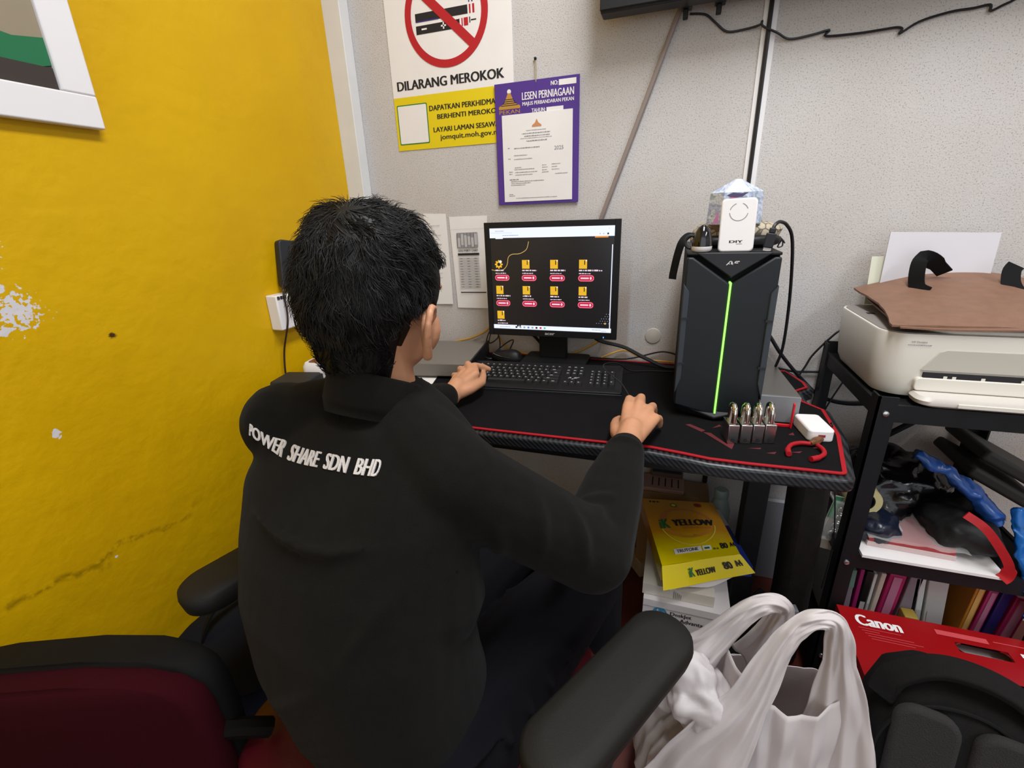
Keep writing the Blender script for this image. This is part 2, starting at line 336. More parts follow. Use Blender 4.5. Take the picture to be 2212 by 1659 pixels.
for y, x0, x1, h in ((1.411, -.442, -.382, .0018), (1.403, -.455, -.37, .0026), (1.396, -.448, -.372, .0026), (1.391, -.46, -.365, .0016), (1.383, -.442, -.38, .003), (1.368, -.5, -.494, .002), (1.366, -.48, -.402, .0026), (1.347, -.482, -.44, .002), (1.339, -.5, -.493, .002), (1.337, -.481, -.425, .002),
    (1.314, -.48, -.46, .0024), (1.309, -.481, -.418, .002), (1.303, -.498, -.486, .002), (1.301, -.48, -.41, .002), (1.297, -.498, -.488, .002), (1.294, -.479, -.424, .002), (1.317, -.395, -.382, .002), (1.311, -.395, -.378, .002), (1.304, -.395, -.38, .002), (1.298, -.395, -.376, .002), (1.318, -.366, -.34, .002), (1.311, -.366, -.35, .002), (1.304, -.366, -.342, .002),
    (1.292, -.356, -.318, .002), (1.281, -.497, -.468, .003), (1.276, -.493, -.39, .0022), (1.271, -.493, -.432, .002), (1.266, -.493, -.448, .002), (1.24, -.5, -.488, .0024), (1.236, -.5, -.482, .0018), (1.229, -.478, -.35, .0018)): b.scribble(x0, x1, y, h)
b.text('2025', -.358, -.331, 1.356, 1.366)
part('licence_sheet', b, [M['paper'], mat('orange_crest', 'c98a5a', .7), M['grey']], t, smooth=0, label='white printed licence in a clear sleeve')
b = MB().tube(spline([(-.411, -.009, 1.53), (-.4135, -.006, 1.56), (-.413, -.004, 1.588)]), .0008, 5).tube(spline([(-.411, -.009, 1.53), (-.409, -.006, 1.56), (-.4125, -.004, 1.588)]), .0008, 5)
part('string', b, mat('twine', 'a89878', .8), t)
part('nail', MB().ell((-.413, -.004, 1.588), (.004, .006, .004), 10, 6), M['ink'], t)

def sheet(name, label, q, mats, fn, cat='paper', y0=-.0015, curl=.004):
    b = MB()
    (x0, z0), (x1, z1), (x2, z2), (x3, z3) = q       # bl br tr tl
    def P(u, v):
        return (lerp(lerp(x0, x1, u), lerp(x3, x2, u), v), y0 - curl * (1 - v) ** 2 * (.5 + u), lerp(lerp(z0, z1, u), lerp(z3, z2, u), v))
    b.slab(P, 4, 8, (0, .0008, 0)); b.M = plane((x0, y0 - curl * 1.6 - .0004, z0), (x1 - x0, 0, z1 - z0), (x3 - x0, curl * 1.4, z3 - z0))
    if fn: fn(b)
    return solo(name, b, mats, label, cat, smooth=30)
def chart(b):
    b.use(1); b.poly(rrect(.018, .093, .2, .248, .003)); b.use(2)
    for i in range(6): b.rect(.021 + .012 * i, .031 + .012 * i, .203 + (i % 2) * .006, .232 + ((i * 7) % 4) * .004, .0009)
    b.use(3)
    for i in range(6): b.line([(.02 + .012 * i, .202), (.02 + .012 * i, .246)], .0009, .0012)
    b.rect(.018, .095, .176, .183); b.text('GOLD PURITY CHART', .02, .092, .188, .195, bold=.02); b.rect(.018, .112, .052, .0555); b.use(2)
    for i in range(12): b.rect(.019, .093, .07 + .0085 * i, .0745 + .0085 * i); 
    b.use(3)
    for i in range(12):
        for j in range(3): b.scribble(.024 + .026 * j, .034 + .026 * j, .0715 + .0085 * i, .0016, .0009)
    b.use(2).rect(0, .13, .259, .2596)
sheet('printed_chart', 'white sheet with gold bars picture and purity table taped beside the monitor', [(-.706, .884), (-.586, .886), (-.582, 1.183), (-.716, 1.183)], [M['paper'], M['grey'], M['lgrey'], M['ink']], chart)
def notes(b):
    b.use(1)
    for i in range(12): b.scribble(.002, .05 + .01 * math.sin(i * 3), .09 + .0155 * i, .0025)
sheet('note_sheet', 'plain white note sheet on the wall just right of the head', [(-.80, .894), (-.722, .897), (-.727, 1.193), (-.81, 1.196)], [M['paper'], M['lgrey']], notes)

# ---------------------------------------------------------------- television corner, cables and trunking
t = thing('television', 'black flat television high on the grey wall, only its lower edge in view', 'television', (.32, -.085, 1.625))
part('housing', MB().box(-.22, .9, -.105, -.058, 1.632, 2.2), M['dark'], t, bevel=.004)
part('bottom_bezel', MB().box(-.22, .9, -.112, -.105, 1.636, 1.672), M['black'], t, bevel=.002)
part('screen', MB().box(-.2, .884, -.111, -.1055, 1.674, 2.18), M['gloss'], t)
for x in (-.022, .052):
    p = part('mount_hook', MB().box(x - .012, x + .012, -.058, -.03, 1.632, 1.66).box(x - .008, x + .004, -.05, -.038, 1.612, 1.632).box(x - .02, x + .02, -.032, -.0005, 1.66, 1.7), M['black'], t, bevel=.002)
part('wall_bracket', MB().box(-.1, .55, -.058, -.0005, 1.75, 1.95), M['metal'], t, bevel=.002)
solo('wall_conduit', MB().tube([(-.03, -.012, 1.66), (-.042, -.012, 1.635), (-.217, -.012, 1.163), (-.24, -.012, 1.10)], .0062, 8), mat('grey_conduit', '8d807a', .5), 'thin grey conduit running diagonally down behind the monitor', 'cable')
t = thing('cable_trunking', 'white cable trunking strip with black cable running up the wall', 'cable trunking', (.17, -.004, 1.1))
part('backing_strip', MB().box(.152, .183, -.0045, -.0004, .9, 2.9), M['white'], t)
part('cable', MB().tube([(.166, -.0085, .9), (.1665, -.0085, 1.3), (.167, -.0085, 2.9)], .0052, 8), M['cable'], t, label='thick black cable on the strip')
bl = [(-.015, 1.634), (.01, 1.631), (.027, 1.625), (.05, 1.605), (.075, 1.586), (.11, 1.585), (.145, 1.587), (.15, 1.595), (.153, 1.584), (.185, 1.567), (.215, 1.553), (.26, 1.555), (.296, 1.56), (.2905, 1.549), (.353, 1.546), (.4, 1.547), (.428, 1.5475), (.439, 1.543), (.436, 1.535), (.469, 1.553), (.521, 1.563), (.56, 1.564), (.588, 1.566), (.592, 1.555), (.61, 1.562), (.629, 1.57), (.66, 1.59), (.7, 1.612), (.8, 1.64)]
solo('drooping_cable', MB().tube(spline([(x, -.0145 if .14 < x < .19 else -.005, z) for x, z in bl], 5), .0026, 6), M['cable'], 'thin black cable pinned in waves across the upper grey wall', 'cable')

# ---------------------------------------------------------------- things on the yellow wall
t = thing('framed_picture', 'picture in a broad white frame on the yellow wall', 'picture', (XL, -1.0, 1.359))
def frame(x0, x1, a0, a1, b0, b1, w):
    return MB().box(x0, x1, a0, a1, b0, b0 + w).box(x0, x1, a0, a1, b1 - w, b1).box(x0, x1, a0, a0 + w, b0 + w, b1 - w).box(x0, x1, a1 - w, a1, b0 + w, b1 - w)
part('frame', frame(XL + .001, XL + .02, -1.22, -.782, 1.359, 1.93, .054), M['white'], t, bevel=.003)
b = MB().box(XL + .001, XL + .012, -1.166, -.836, 1.413, 1.876); b.at(plane((XL + .0125, 0, 0), (0, 1, 0), (0, 0, 1))).use(1)
b.rect(-1.166, -.836, 1.455, 1.876); b.use(2).poly([(-1.166, 1.44), (-.87, 1.44), (-.836, 1.45), (-.836, 1.49), (-.88, 1.482), (-.94, 1.49), (-1.166, 1.48)], .0009)
b.use(3)
for i in range(26): b.line([(-.96 + random.uniform(-.04, .1), 1.5 + i * .006), (-.955 + random.uniform(-.03, .1), 1.508 + i * .006)], .002, .001)
b.use(0).rect(-1.166, -.836, 1.413, 1.446, .0012)
part('print', b, [mat('picture_dark', '3b322d', .4), mat('picture_beige', '938670', .4), mat('picture_green', '1f6e45', .4), mat('picture_line', '6a604c', .5)], t, smooth=0, label='green, beige and dark print')

t = thing('switch_box', 'white wall switch box with a knob on the yellow wall', 'switch', (XL, -.39, .9))
part('box', MB().box(XL, XL + .038, -.487, -.31, .903, .999), M['white'], t, bevel=.004)
part('knob', MB().at(Matrix.Translation((XL + .038, -.395, .955)) @ Matrix.Rotation(R(90), 4, 'Y')).lathe([(.011, 0), (.011, .004), (.009, .007), (.001, .0075)], 16), M['paper'], t)
part('button', MB().at(Matrix.Translation((XL + .038, -.44, .945)) @ Matrix.Rotation(R(90), 4, 'Y')).lathe([(.004, 0), (.004, .002), (.001, .0022)], 12), M['paper'], t)
part('marking', MB().at(plane((XL + .0384, -.487, .999), (0, 1, 0), (0, 0, 1))).text('BHRUS', .003, .035, -.012, -.002, bold=.03), M['ink'], t, smooth=0)

t = thing('handheld_scanner', 'dark grey handheld device leaning on the white switch box', 'device', (XL + .02, -.34, 1.0))
A = Matrix.Translation((XL + .044, -.365, 1.0)) @ Matrix.Rotation(R(-18), 4, 'Z') @ Matrix.Rotation(R(-10), 4, 'X') @ Matrix.Rotation(R(-8), 4, 'Y') @ plane((0, 0, 0), (0, 1, 0), (0, 0, 1))
b = MB().at(A); b.prism(rrect(-.085, .085, 0, .13, .012), -.013, .013); part('shell', b, M['dark'], t, bevel=.004)
part('screen', MB().at(A).prism(rrect(-.055, .07, .06, .12, .003), .0125, .0142), mat('dim_screen', '4a4642', .2), t)
for i in range(5): part('button', MB().at(A).prism(rrect(-.03 + .02 * i, -.018 + .02 * i, .028, .038, .003), .0125, .0155), M['lgrey'], t)
part('button', MB().at(A).prism(rrect(-.066, -.06, .03, .042, .002), .0125, .0155), M['white'], t)
solo('charging_cable', MB().tube(spline([(XL + .03, -.423, 1.03), (XL + .03, -.447, 1.022), (XL + .042, -.462, 1.0), (XL + .046, -.47, .93), (XL + .02, -.48, .84), (XL + .018, -.49, .76), (XL + .03, -.485, .739)]), .0026, 6), mat('brown_cable', '2b1410', .5), 'thin dark cable hanging from the device down the yellow wall to the desk', 'cable')
# ---------------------------------------------------------------- desk
T = .735
cf = mat('carbon_edge', '24272a', .35, var=.0); k = NT(cf); x, y, z = k.sep()
wv = k.math('SINE', k.math('MULTIPLY', k.math('ADD', x, k.math('MULTIPLY', z, 1.1)), 560)); k.color(k.mix(k.ramp(wv, -.4, .4), '101214', '2b2f34'))
def arc(cx, cy, r, a0, a1, n=5): return [(cx + r * math.cos(R(lerp(a0, a1, i / n))), cy + r * math.sin(R(lerp(a0, a1, i / n)))) for i in range(n + 1)]
EDGE = [(-1.04, -.62), (-.36, -.62), (-.15, -.616), (-.02, -.612), (.04, -.622), (.09, -.632), (.16, -.633), (.24, -.63)] + arc(.306, -.602, .026, -90, 0) + [(.362, -.45), (.367, -.305), (.333, -.26), (.333, -.2), (.366, -.165), (.366, -.12), (.335, -.012), (-1.04, -.012)]
def inset(poly, d):
    out = []; n = len(poly)
    for i in range(n):
        a, b, c = V(poly[i - 1]), V(poly[i]), V(poly[(i + 1) % n]); e1 = (b - a).normalized(); e2 = (c - b).normalized()
        n1 = V((-e1.y, e1.x)); n2 = V((-e2.y, e2.x)); m = (n1 + n2); m = m / max(m.dot(n1), .35); out.append(tuple(b + m * d))
    return out
t = thing('gaming_desk', 'black computer desk with carbon patterned edge against the grey wall', 'desk', (-.35, -.31, 0))
part('tabletop', MB().prism(EDGE, .704, .732), [cf], t, bevel=.006)
def leg(x):
    b = MB().box(x - .025, x + .025, -.36, -.3, .05, .704); part('leg', b, M['metal'], t, bevel=.004)
    part('foot', MB().box(x - .03, x + .03, -.57, -.06, 0, .05), M['metal'], t, bevel=.008)
leg(.237); leg(-.9)
part('crossbar', MB().box(-.875, .212, -.345, -.315, .66, .704), M['metal'], t, bevel=.003)
b = MB().box(-.9, .25, -.59, -.575, .684, .704)
part('underframe', b.box(-.93, -.87, -.575, -.06, .684, .704).box(.207, .267, -.575, -.06, .684, .704), M['metal'], t)
b = MB().tube(spline([(-.39, -.45, .704), (-.39, -.45, .645), (-.37, -.45, .615), (-.345, -.45, .63), (-.34, -.45, .66)]), .009, 8).tube(spline([(-.40, -.43, .64), (-.42, -.43, .625), (-.43, -.43, .64), (-.43, -.43, .655)]), .009, 8)
part('headset_hook', b, M['blackm'], t)
mm = mat('desk_mat_cloth', '0c0b0d', .9, spec=.15, bump=.2, bscale=1500, var=.15, vscale=40)
t = thing('desk_mat', 'black desk mat with red border covering the whole desk', 'desk mat', (-.35, -.31, .732))
IN = inset(EDGE, .016)
part('mat', MB().prism(IN, .732, .735), mm, t)
BR = [(x, y, .735) for x, y in inset(EDGE, .017)]
part('red_border', MB().tube(BR, .0042, 6, close=True, flat=.55), M['redb'], t, label='red stitched border')
RP = ([(.085, -.5), (.1, -.5), (.128, -.545), (.141, -.515), (.148, -.515), (.135, -.566)], [(.05, -.47), (.06, -.465), (.09, -.49), (.082, -.5)], [(.12, -.452), (.124, -.46), (.104, -.475)], [(.165, -.553), (.19, -.545), (.187, -.552)], [(.195, -.566), (.215, -.555), (.21, -.566)], [(.24, -.55), (.262, -.54), (.255, -.55)], [(.25, -.47), (.262, -.455), (.262, -.47)], [(.283, -.52), (.3, -.51), (.298, -.525)])
frp = mat('faded_red_print', '5a121c', .8)
for p in RP: part('red_print', MB().at(Matrix.Translation((0, 0, .735))).poly(p), frp, t, smooth=0)

# ---------------------------------------------------------------- monitor
t = thing('monitor', 'black square computer monitor showing a dark download page', 'monitor', (-.345, -.075, T))
A = Matrix.Translation((-.3465, -.118, .994)) @ plane((0, 0, 0), (1, .01, 0), (0, .0, 1))
w, h = .2, .169
def mframe(z0, z1, W, H, w1, hb, ht):
    b = MB().at(A); b.prism(rrect(-W, W, -H, H, .004), z0, z0 + .002)
    for q in ((-W, -W + w1, -H, H), (W - w1, W, -H, H), (-W + w1, W - w1, -H, -H + hb), (-W + w1, W - w1, H - ht, H)): b.box(q[0], q[1], q[2], q[3], z0, z1)
    return b
part('bezel', mframe(-.012, .0, w, h, .0165, .0205, .0165), M['black'], t, bevel=.0012)
part('rear_housing', MB().at(A).box(-w + .006, w - .006, -h + .006, h - .006, -.03, -.012).box(-.13, .13, -.1, .1, -.045, -.03), M['black'], t, bevel=.006)
sc = [emit_mat('screen_dark', '1d1b1d', .68), emit_mat('screen_white', 'e6ecff', .78), emit_mat('screen_yellow', 'e9b52a', .72), emit_mat('screen_red', 'cc1440', .7), emit_mat('screen_text', 'f0d8e6', .7), emit_mat('screen_black', '141214', .7), emit_mat('screen_line', 'd8b065', .65), emit_mat('screen_blue', '3a6fd0', 1), emit_mat('screen_orange', 'e58a2a', .7), emit_mat('screen_grey', '9aa0b0', .7), emit_mat('screen_teal', '3fae8a', 1)]
b = MB().at(A); X0, X1, Y0, Y1 = -w + .0165, w - .0165, -h + .0205, h - .0165
b.use(0).rect(X0, X1, Y0, Y1, -.0035).use(1).rect(X0, X1, Y1 - .0275, Y1, -.003).rect(X0, X1, Y0, Y0 + .0125, -.003).rect(X1 - .006, X1 - .0035, Y0 + .0125, Y1 - .05, -.003)
mx, mz = -.3465, .994
def s_(x, z): return x - mx, z - mz
b.use(6)
wave = [s_(p.x, p.y) for p in spline([(x, z, 0) for x, z in ((-.529, 1.027), (-.511, 1.024), (-.492, 1.027), (-.479, 1.041), (-.474, 1.063), (-.462, 1.072), (-.438, 1.074), (-.417, 1.086), (-.410, 1.108))], 6)]
b.line(wave, .0018, -.0028)
cols = (-.505, -.42, -.334, -.249)
for r, (zi, zp) in enumerate(((1.043, 1.0035), (.9665, .926), (.889, .848))):
    for c, xc in enumerate(cols):
        if r == 2 and c: break
        x, y = s_(xc, zi)
        if r == 0 and c == 0:
            b.use(2).ring(x, y, .005, .0095, -.0026, 20)
            for q in range(8): a = q * math.pi / 4; b.line([(x + .009 * math.cos(a), y + .009 * math.sin(a)), (x + .0125 * math.cos(a), y + .0125 * math.sin(a))], .0045, -.0026)
            b.use(1).disc(x + .006, y + .008, .004, -.0022, 12)
        else:
            b.use(2).rect(x - .0115, x + .0115, y - .0125, y + .0125, -.0026).use(1).rect(x + .008, x + .0108, y + .008, y + .012, -.0023).use(6).rect(x - .0085, x + .001, y - .004, y - .0025, -.0023)
            b.use(5).rect(x + .0035, x + .0062, y - .0015, y + .0105, -.0023)
        b.use(4); wn = .045 if (r, c) in ((0, 1), (0, 2), (1, 0)) else (.068 if (r, c) == (0, 3) else .026)
        b.scribble(x - .0115, x - .0115 + wn, y - .0195, .0042, -.0026)
        if r < 2 or 1: b.scribble(x - .0115, x + .022, y - .0275, .0028, -.0026)
        if r < 2:
            px = x + .0095; py = zp - mz
            b.use(3).poly(rrect(px - .0235, px + .0235, py - .0095, py + .0095, .009), -.0026).use(4).line(rrect(px - .0215, px + .0215, py - .0075, py + .0075, .007) , .0008, -.0022)
            b.rect(px - .016, px + .008, py - .0022, py + .0022, -.0022).disc(px + .0135, py, .003, -.0022, 10, .0042)
b.use(8).rect(*(s_(-.217, 0)[0], s_(-.180, 0)[0]), Y1 - .0315, Y1 - .0275, -.0026).use(1).rect(X0 + .018, X0 + .041, Y1 - .03, Y1 - .0275, -.0026)
b.use(9).scribble(X0 + .018, X0 + .045, Y1 - .009, .002, -.0026).scribble(X0 + .04, X0 + .09, Y1 - .0215, .002, -.0026).rect(X1 - .016, X1 - .0145, Y1 - .008, Y1 - .0065, -.0026).rect(X0 + .003, X0 + .07, Y1 - .0135, Y1 - .013, -.0026)
b.use(5).disc(X1 - .018, Y1 - .021, .0026, -.0024, 12).use(9).disc(X1 - .03, Y1 - .021, .0015, -.0024, 8).disc(X1 - .04, Y1 - .021, .0015, -.0024, 8)
b.use(9).scribble(X0 + .02, X0 + .055, Y0 + .005, .002, -.0026).scribble(X1 - .055, X1 - .03, Y0 + .006, .002, -.0026).scribble(X1 - .028, X1 - .014, Y0 + .003, .0015, -.0026)
for i, q in enumerate((5, 9, 9, 7, 9, 5, 3, 10)): b.use(q).rect(X0 + .072 + .013 * i, X0 + .078 + .013 * i, Y0 + .0035, Y0 + .0088, -.0024)
b.use(5).disc(X0 + .080, Y0 + .011, .0032, -.0022, 12).disc(X0 + .087, Y0 + .011, .0028, -.0022, 12)
b.use(9)
for i in range(7):
    for j in range(5):
        if i + j > 4: b.disc(X1 - .05 + .007 * i + .0035 * (j % 2), Y0 + .055 - .007 * j, .0011, -.003, 6)
b.use(6).disc(X1 - .018, Y0 + .027, .0028, -.0026, 12)
part('screen', b, sc, t, smooth=0, label='lit screen with a grid of yellow icons and red buttons')
b = MB().at(A).text('acer', -.0165, .0145, -h + .0065, -h + .0128, .0004, .02); part('logo', b, mat('logo_silver', 'b8b8bc', .35), t, smooth=0)
part('power_light', MB().at(A).rect(w - .039, w - .0365, -h + .004, -h + .0085, .0004), emit_mat('blue_led', '4a90ff', 1.5), t, smooth=0)
b = MB().box(-.392, -.303, -.083, -.06, T + .012, .93); b.box(-.38, -.315, -.1, -.06, .9, .96); part('neck', b, M['black'], t, bevel=.004)
part('base', MB().prism(rrect(-.44, -.235, -.155, -.02, .015), T, T + .014), M['black'], t, bevel=.004)

# ---------------------------------------------------------------- keyboard and mice
t = thing('keyboard', 'black full-size keyboard in front of the monitor', 'keyboard', (-.33, -.275, T), R(5))
A = WM[t.name] @ Matrix.Translation((0, 0, .001)) @ Matrix.Rotation(R(6.5), 4, 'X') @ Matrix.Translation((0, 0, .012))
part('case', MB().at(A).prism(rrect(-.221, .221, -.085, .085, .006), -.008, .008), M['black'], t, bevel=.002)
part('front_edge', MB().at(A).box(-.221, .221, -.0885, -.085, -.006, .004), M['dark'], t, bevel=.001)
leg_ = [mat('key_top', '191a1c', .5), mat('key_legend', 'a8a8a8', .6)]
kb = []
def key(x, y, w=.0165, h=.0165, lg=1):
    b = MB().at(A); a, c = w / 2 - .001, h / 2 - .001; e = .0022
    b.add([(x - a, y - c, .008), (x + a, y - c, .008), (x + a, y + c, .008), (x - a, y + c, .008), (x - a + e, y - c + e, .015), (x + a - e, y - c + e, .015), (x + a - e, y + c - e * .5, .0155), (x - a + e, y + c - e * .5, .0155)], [(3, 2, 1, 0), (4, 5, 6, 7), (0, 1, 5, 4), (1, 2, 6, 5), (2, 3, 7, 6), (3, 0, 4, 7)])
    if lg: b.use(1); b.rect(x - a * .5, x - a * .5 + lg * .0042, y + c * .15, y + c * .15 + .0032, .0156)
    kb.append(b)
p = .0178
rows = [(.044, [1] * 15), (.022, [1] * 13 + [2]), (.004, [1.5] + [1] * 12 + [1.5]), (-.014, [1.8] + [1] * 11 + [2.2]), (-.032, [2.3] + [1] * 10 + [2.7]), (-.050, [1.3, 1.2, 1.2, 6.2, 1.2, 1.2, 1.2, 1.5])]
for y, ws in rows:
    x = -.213; sc_ = .267 / (sum(ws) * p)
    for i, q in enumerate(ws):
        wq = q * p * sc_; key(x + wq / 2, y, wq, .0165 if y < .04 else .013, 0 if q > 5 else (1 if q < 1.3 else 1.8)); x += wq
for y, n in ((.044, 3), (.022, 3), (.004, 3)):
    for i in range(n): key(.073 + p * i, y, p, .0165 if y < .04 else .013, 1.5)
key(.091, -.032, p); [key(.073 + p * i, -.05, p) for i in range(3)]
for j, y in enumerate((.022, .004, -.014, -.032, -.050)):
    for i in range(4):
        if (i == 3 and j in (2, 4)) : continue
        key(.141 + p * i + .0, y - (.009 if i == 3 and j in (1, 3) else 0), p, .0165 if not (i == 3 and j in (1, 3)) else .034)
for i, b in enumerate(kb[:100]): part('key', b, leg_, t, smooth=0)
if len(kb) > 100:
    b = MB()
    for q in kb[100:]: o = len(b.v); b.v += q.v; b.f += [tuple(i + o for i in f) for f in q.f]; b.m += q.m
    part('small_keys', b, leg_, t, smooth=0)['kind'] = 'stuff'
part('badge', MB().at(A).add([(x, y, .0084) for x, y in ((.074, -.012), (.08, -.004), (.083, -.004), (.083, -.012), (.081, -.012), (.081, -.007), (.077, -.012), (.088, -.012), (.094, -.004), (.106, -.004), (.105, -.0065), (.097, -.0065), (.0955, -.009), (.101, -.009), (.1, -.011), (.094, -.011), (.0905, -.012))], [tuple(range(0, 7)), tuple(range(7, 17))]), leg_[1], t, smooth=0)

def mouse(loc, rz, label):
    t = thing('mouse', label, 'mouse', loc, R(rz)); A = WM[t.name]
    b = MB().at(A); b.loft([[(math.cos(q) * .031 * s, math.sin(q) * .056 * s, z + (.006 * -math.sin(q) if z > .02 else 0)) for q in [2 * math.pi * i / 28 for i in range(28)]] for s, z in ((.93, 0), (1, .006), (.99, .016), (.88, .026), (.62, .033), (.25, .0355))])
    part('shell', b, M['black'], t)
    part('scroll_wheel', MB().at(A @ Matrix.Translation((-.0045, .027, .027)) @ Matrix.Rotation(R(90), 4, 'Y')).lathe([(.001, 0), (.008, 0), (.008, .009), (.001, .009)], 16), M['dark'], t)
    return t
t = mouse((-.495, -.105, T), 78, 'spare black mouse behind the left end of the keyboard')
part('grey_band', MB().at(WM[t.name]).tube([(math.cos(R(a)) * -.029, math.sin(R(a)) * .05, .021 + .004 * math.sin(R(a))) for a in range(-70, 75, 10)], .0016, 6), M['steel'], t)
mouse((-.055, -.478, T), -4, 'black mouse under the right hand')
solo('mouse_cable', MB().tube(spline([(-.055, -.426, .745), (-.075, -.39, .753), (-.105, -.345, .775), (-.15, -.30, .79), (-.16, -.25, .792), (-.13, -.20, .78), (-.10, -.15, .745), (-.05, -.12, .738), (.02, -.11, .738)]), .0017, 6), M['cable'], 'thin mouse cable crossing the number pad of the keyboard', 'cable')

# ---------------------------------------------------------------- left end of the desk
t = thing('video_recorder', 'grey metal recorder box lying on the desk left of the keyboard', 'recorder', (-.69, -.2, T), R(9))
A = WM[t.name]; part('lid', MB().at(A).box(-.13, .128, -.128, .128, .008, .048), mat('grey_metal_case', '6d6862', .45), t, bevel=.003)
part('front_panel', MB().at(A).box(.128, .134, -.132, .13, .004, .05), M['black'], t, bevel=.001)
part('indicator', MB().at(A @ plane((.1345, 0, 0), (0, 1, 0), (0, 0, 1))).disc(-.105, .03, .0025), emit_mat('white_led', 'ffffff', 1.2), t, smooth=0)
for x in (-.1, .1): part('rubber_foot', MB().at(A).box(x - .012, x + .012, -.1, .1, 0, .008), M['blackm'], t)
solo('paper_sheet', MB().at(TR(-.71, -.40, T, 14)).box(-.105, .085, -.1, .135, .0002, .0014), M['paper'], 'white sheet of paper on the desk below the grey recorder', 'paper')
b = MB().at(TR(-.952, -.535, T, 12)).prism(rrect(-.05, .052, -.045, .045, .008), 0, .055); t = thing('dark_grey_box', 'dark grey box at the left end of the desk beside the yellow wall', 'box', (-.95, -.535, T))
part('case', b, M['dark'], t, bevel=.006)
part('indicator', MB().at(TR(-.952, -.535, T, 12) @ plane((0, -.0456, 0), (1, 0, 0), (0, 0, 1))).disc(.022, .046, .002), M['white'], t, smooth=0)
part('side_panel', MB().at(TR(-.952, -.535, T, 12)).box(.028, .0535, -.0465, .0455, .004, .05), M['black'], t, bevel=.001)
t = thing('white_dock', 'white plastic stand with a dark hollow top behind the dark grey box', 'stand', (-.96, -.43, T))
b = MB(); A = TR(-.95, -.435, T, 10); b.at(A)
b.loft([[(x * s + dx, y * s, z) for x, y in rrect(-.045, .045, -.035, .035, .02, 4)] for s, z, dx in ((1.15, 0, .01), (1.08, .03, .004), (1, .06, 0), (.86, .07, 0))])
part('body', b, M['white'], t); part('hollow', MB().at(A).prism(rrect(-.03, .03, -.02, .02, .012), .07, .0712), mat('brown_hollow', '7a4a2c', .6), t)
t = thing('small_speaker', 'black box speaker at the back left corner of the desk', 'speaker', (-.93, -.3, T))
part('cabinet', MB().at(TR(-.93, -.29, T, 10)).box(-.07, .07, -.045, .06, 0, .07), M['blackm'], t, bevel=.006); part('grille', MB().at(TR(-.93, -.29, T, 10)).box(-.062, .062, -.0475, -.045, .006, .062), M['blackfab'], t)
solo('clear_packet', MB().at(TR(-.87, -.47, T + .001, 25)).slab(lambda u, v: (lerp(-.05, .05, u), lerp(-.04, .05, v), .004 + .01 * noise.noise(V((u * 4, v * 4, 1))) ** 2 + .006 * math.sin(math.pi * u)), 8, 8, (0, 0, -.0008)), mat('hazy_film', 'd6cfc6', .3, alpha=.55), 'clear crinkled plastic packet beside the white stand', 'packet')
for pts, c, r, lb in (([(-.60, -.03, .76), (-.59, -.02, .80), (-.565, -.015, .83), (-.555, -.02, .79), (-.585, -.03, .77), (-.575, -.02, .815), (-.55, -.03, .80), (-.54, -.05, .76), (-.56, -.07, .742), (-.52, -.03, .775), (-.50, -.02, .78), (-.515, -.06, .742), (-.55, -.11, .74), (-.58, -.1, .745)], 'cable', .0022, 'tangled thin black cable loop behind the grey recorder'),
    ([(-.74, -.02, .75), (-.72, -.02, .765), (-.66, -.015, .78), (-.6, -.012, .81), (-.57, -.011, .85)], 'ycable', .0035, 'yellow network cable rising left of the monitor'),
    ([(-.565, -.011, .82), (-.545, -.012, .77), (-.51, -.015, .743), (-.48, -.02, .742), (-.45, -.03, .74), (-.42, -.02, .745), (-.39, -.015, .75)], 'ycable', .0035, 'yellow network cable dipping behind the monitor stand'),
    ([(-.31, -.02, .742), (-.27, -.015, .757), (-.23, -.014, .78), (-.2, -.012, .80)], 'ycable', .0035, 'yellow cable rising right of the monitor neck'),
    ([(-.2, -.03, .742), (-.15, -.014, .762), (-.12, -.014, .765), (-.09, -.014, .75), (-.05, -.014, .739), (.02, -.02, .739)], 'ycable', .003, 'yellow cable lying along the wall right of the monitor'),
    ([(-.44, -.09, .835), (-.42, -.07, .82), (-.40, -.05, .79), (-.385, -.04, .76), (-.38, -.04, .7385)], 'cable', .005, 'black cable under the left of the monitor'),
    ([(-.23, -.075, .83), (-.2, -.06, .805), (-.13, -.06, .79), (-.07, -.07, .765), (-.01, -.08, .743), (.03, -.08, .742)], 'cable', .0055, 'thick black monitor cable sloping down to the computer tower'),
    ([(-.27, -.03, .741), (-.15, -.03, .741), (-.1, -.02, .745), (-.03, -.012, .765), (0, -.012, .767), (.03, -.02, .76), (.05, -.03, .742)], 'cable', .0026, 'thin black cable arching to the left of the computer tower')):
    solo('desk_cable', MB().tube(spline(pts, 6), r, 6), M[c], lb, 'cable')

# ---------------------------------------------------------------- computer tower
TX0, TX1, TZ = .022, .196, 1.098; TC = (TX0 + TX1) / 2
t = thing('computer_tower', 'black computer tower with green light strip on the desk', 'computer', (TC, -.25, T))
part('case', MB().box(TX0, TX1, -.405, -.06, T + .008, TZ - .004), M['blackm'], t, bevel=.004)
for x in (TX0 + .02, TX1 - .02): part('rubber_foot', MB().box(x - .012, x + .012, -.38, -.09, T, T + .009), M['black'], t)
pf = mat('tower_front', '161b1f', .45, spec=.35); yb, yf = -.405, -.43
zc = 1.047; zb = .752
b = MB()
def face(pts, d0, d1): b.prism(pts, d0, d1, 1)
face([(TX0, T + .03), (TC - .001, zb - .006), (TC - .001, zc - .01), (TX0 + .012, 1.089), (TX0, 1.089)], yb, yf)
part('left_front_panel', b, pf, t, bevel=.004); b = MB()
face([(TX1, T + .03), (TX1, 1.089), (TX1 - .012, 1.089), (TC + .003, zc - .01), (TC + .003, zb - .006)], yb, yf + .003)
part('right_front_panel', b, pf, t, bevel=.004); b = MB()
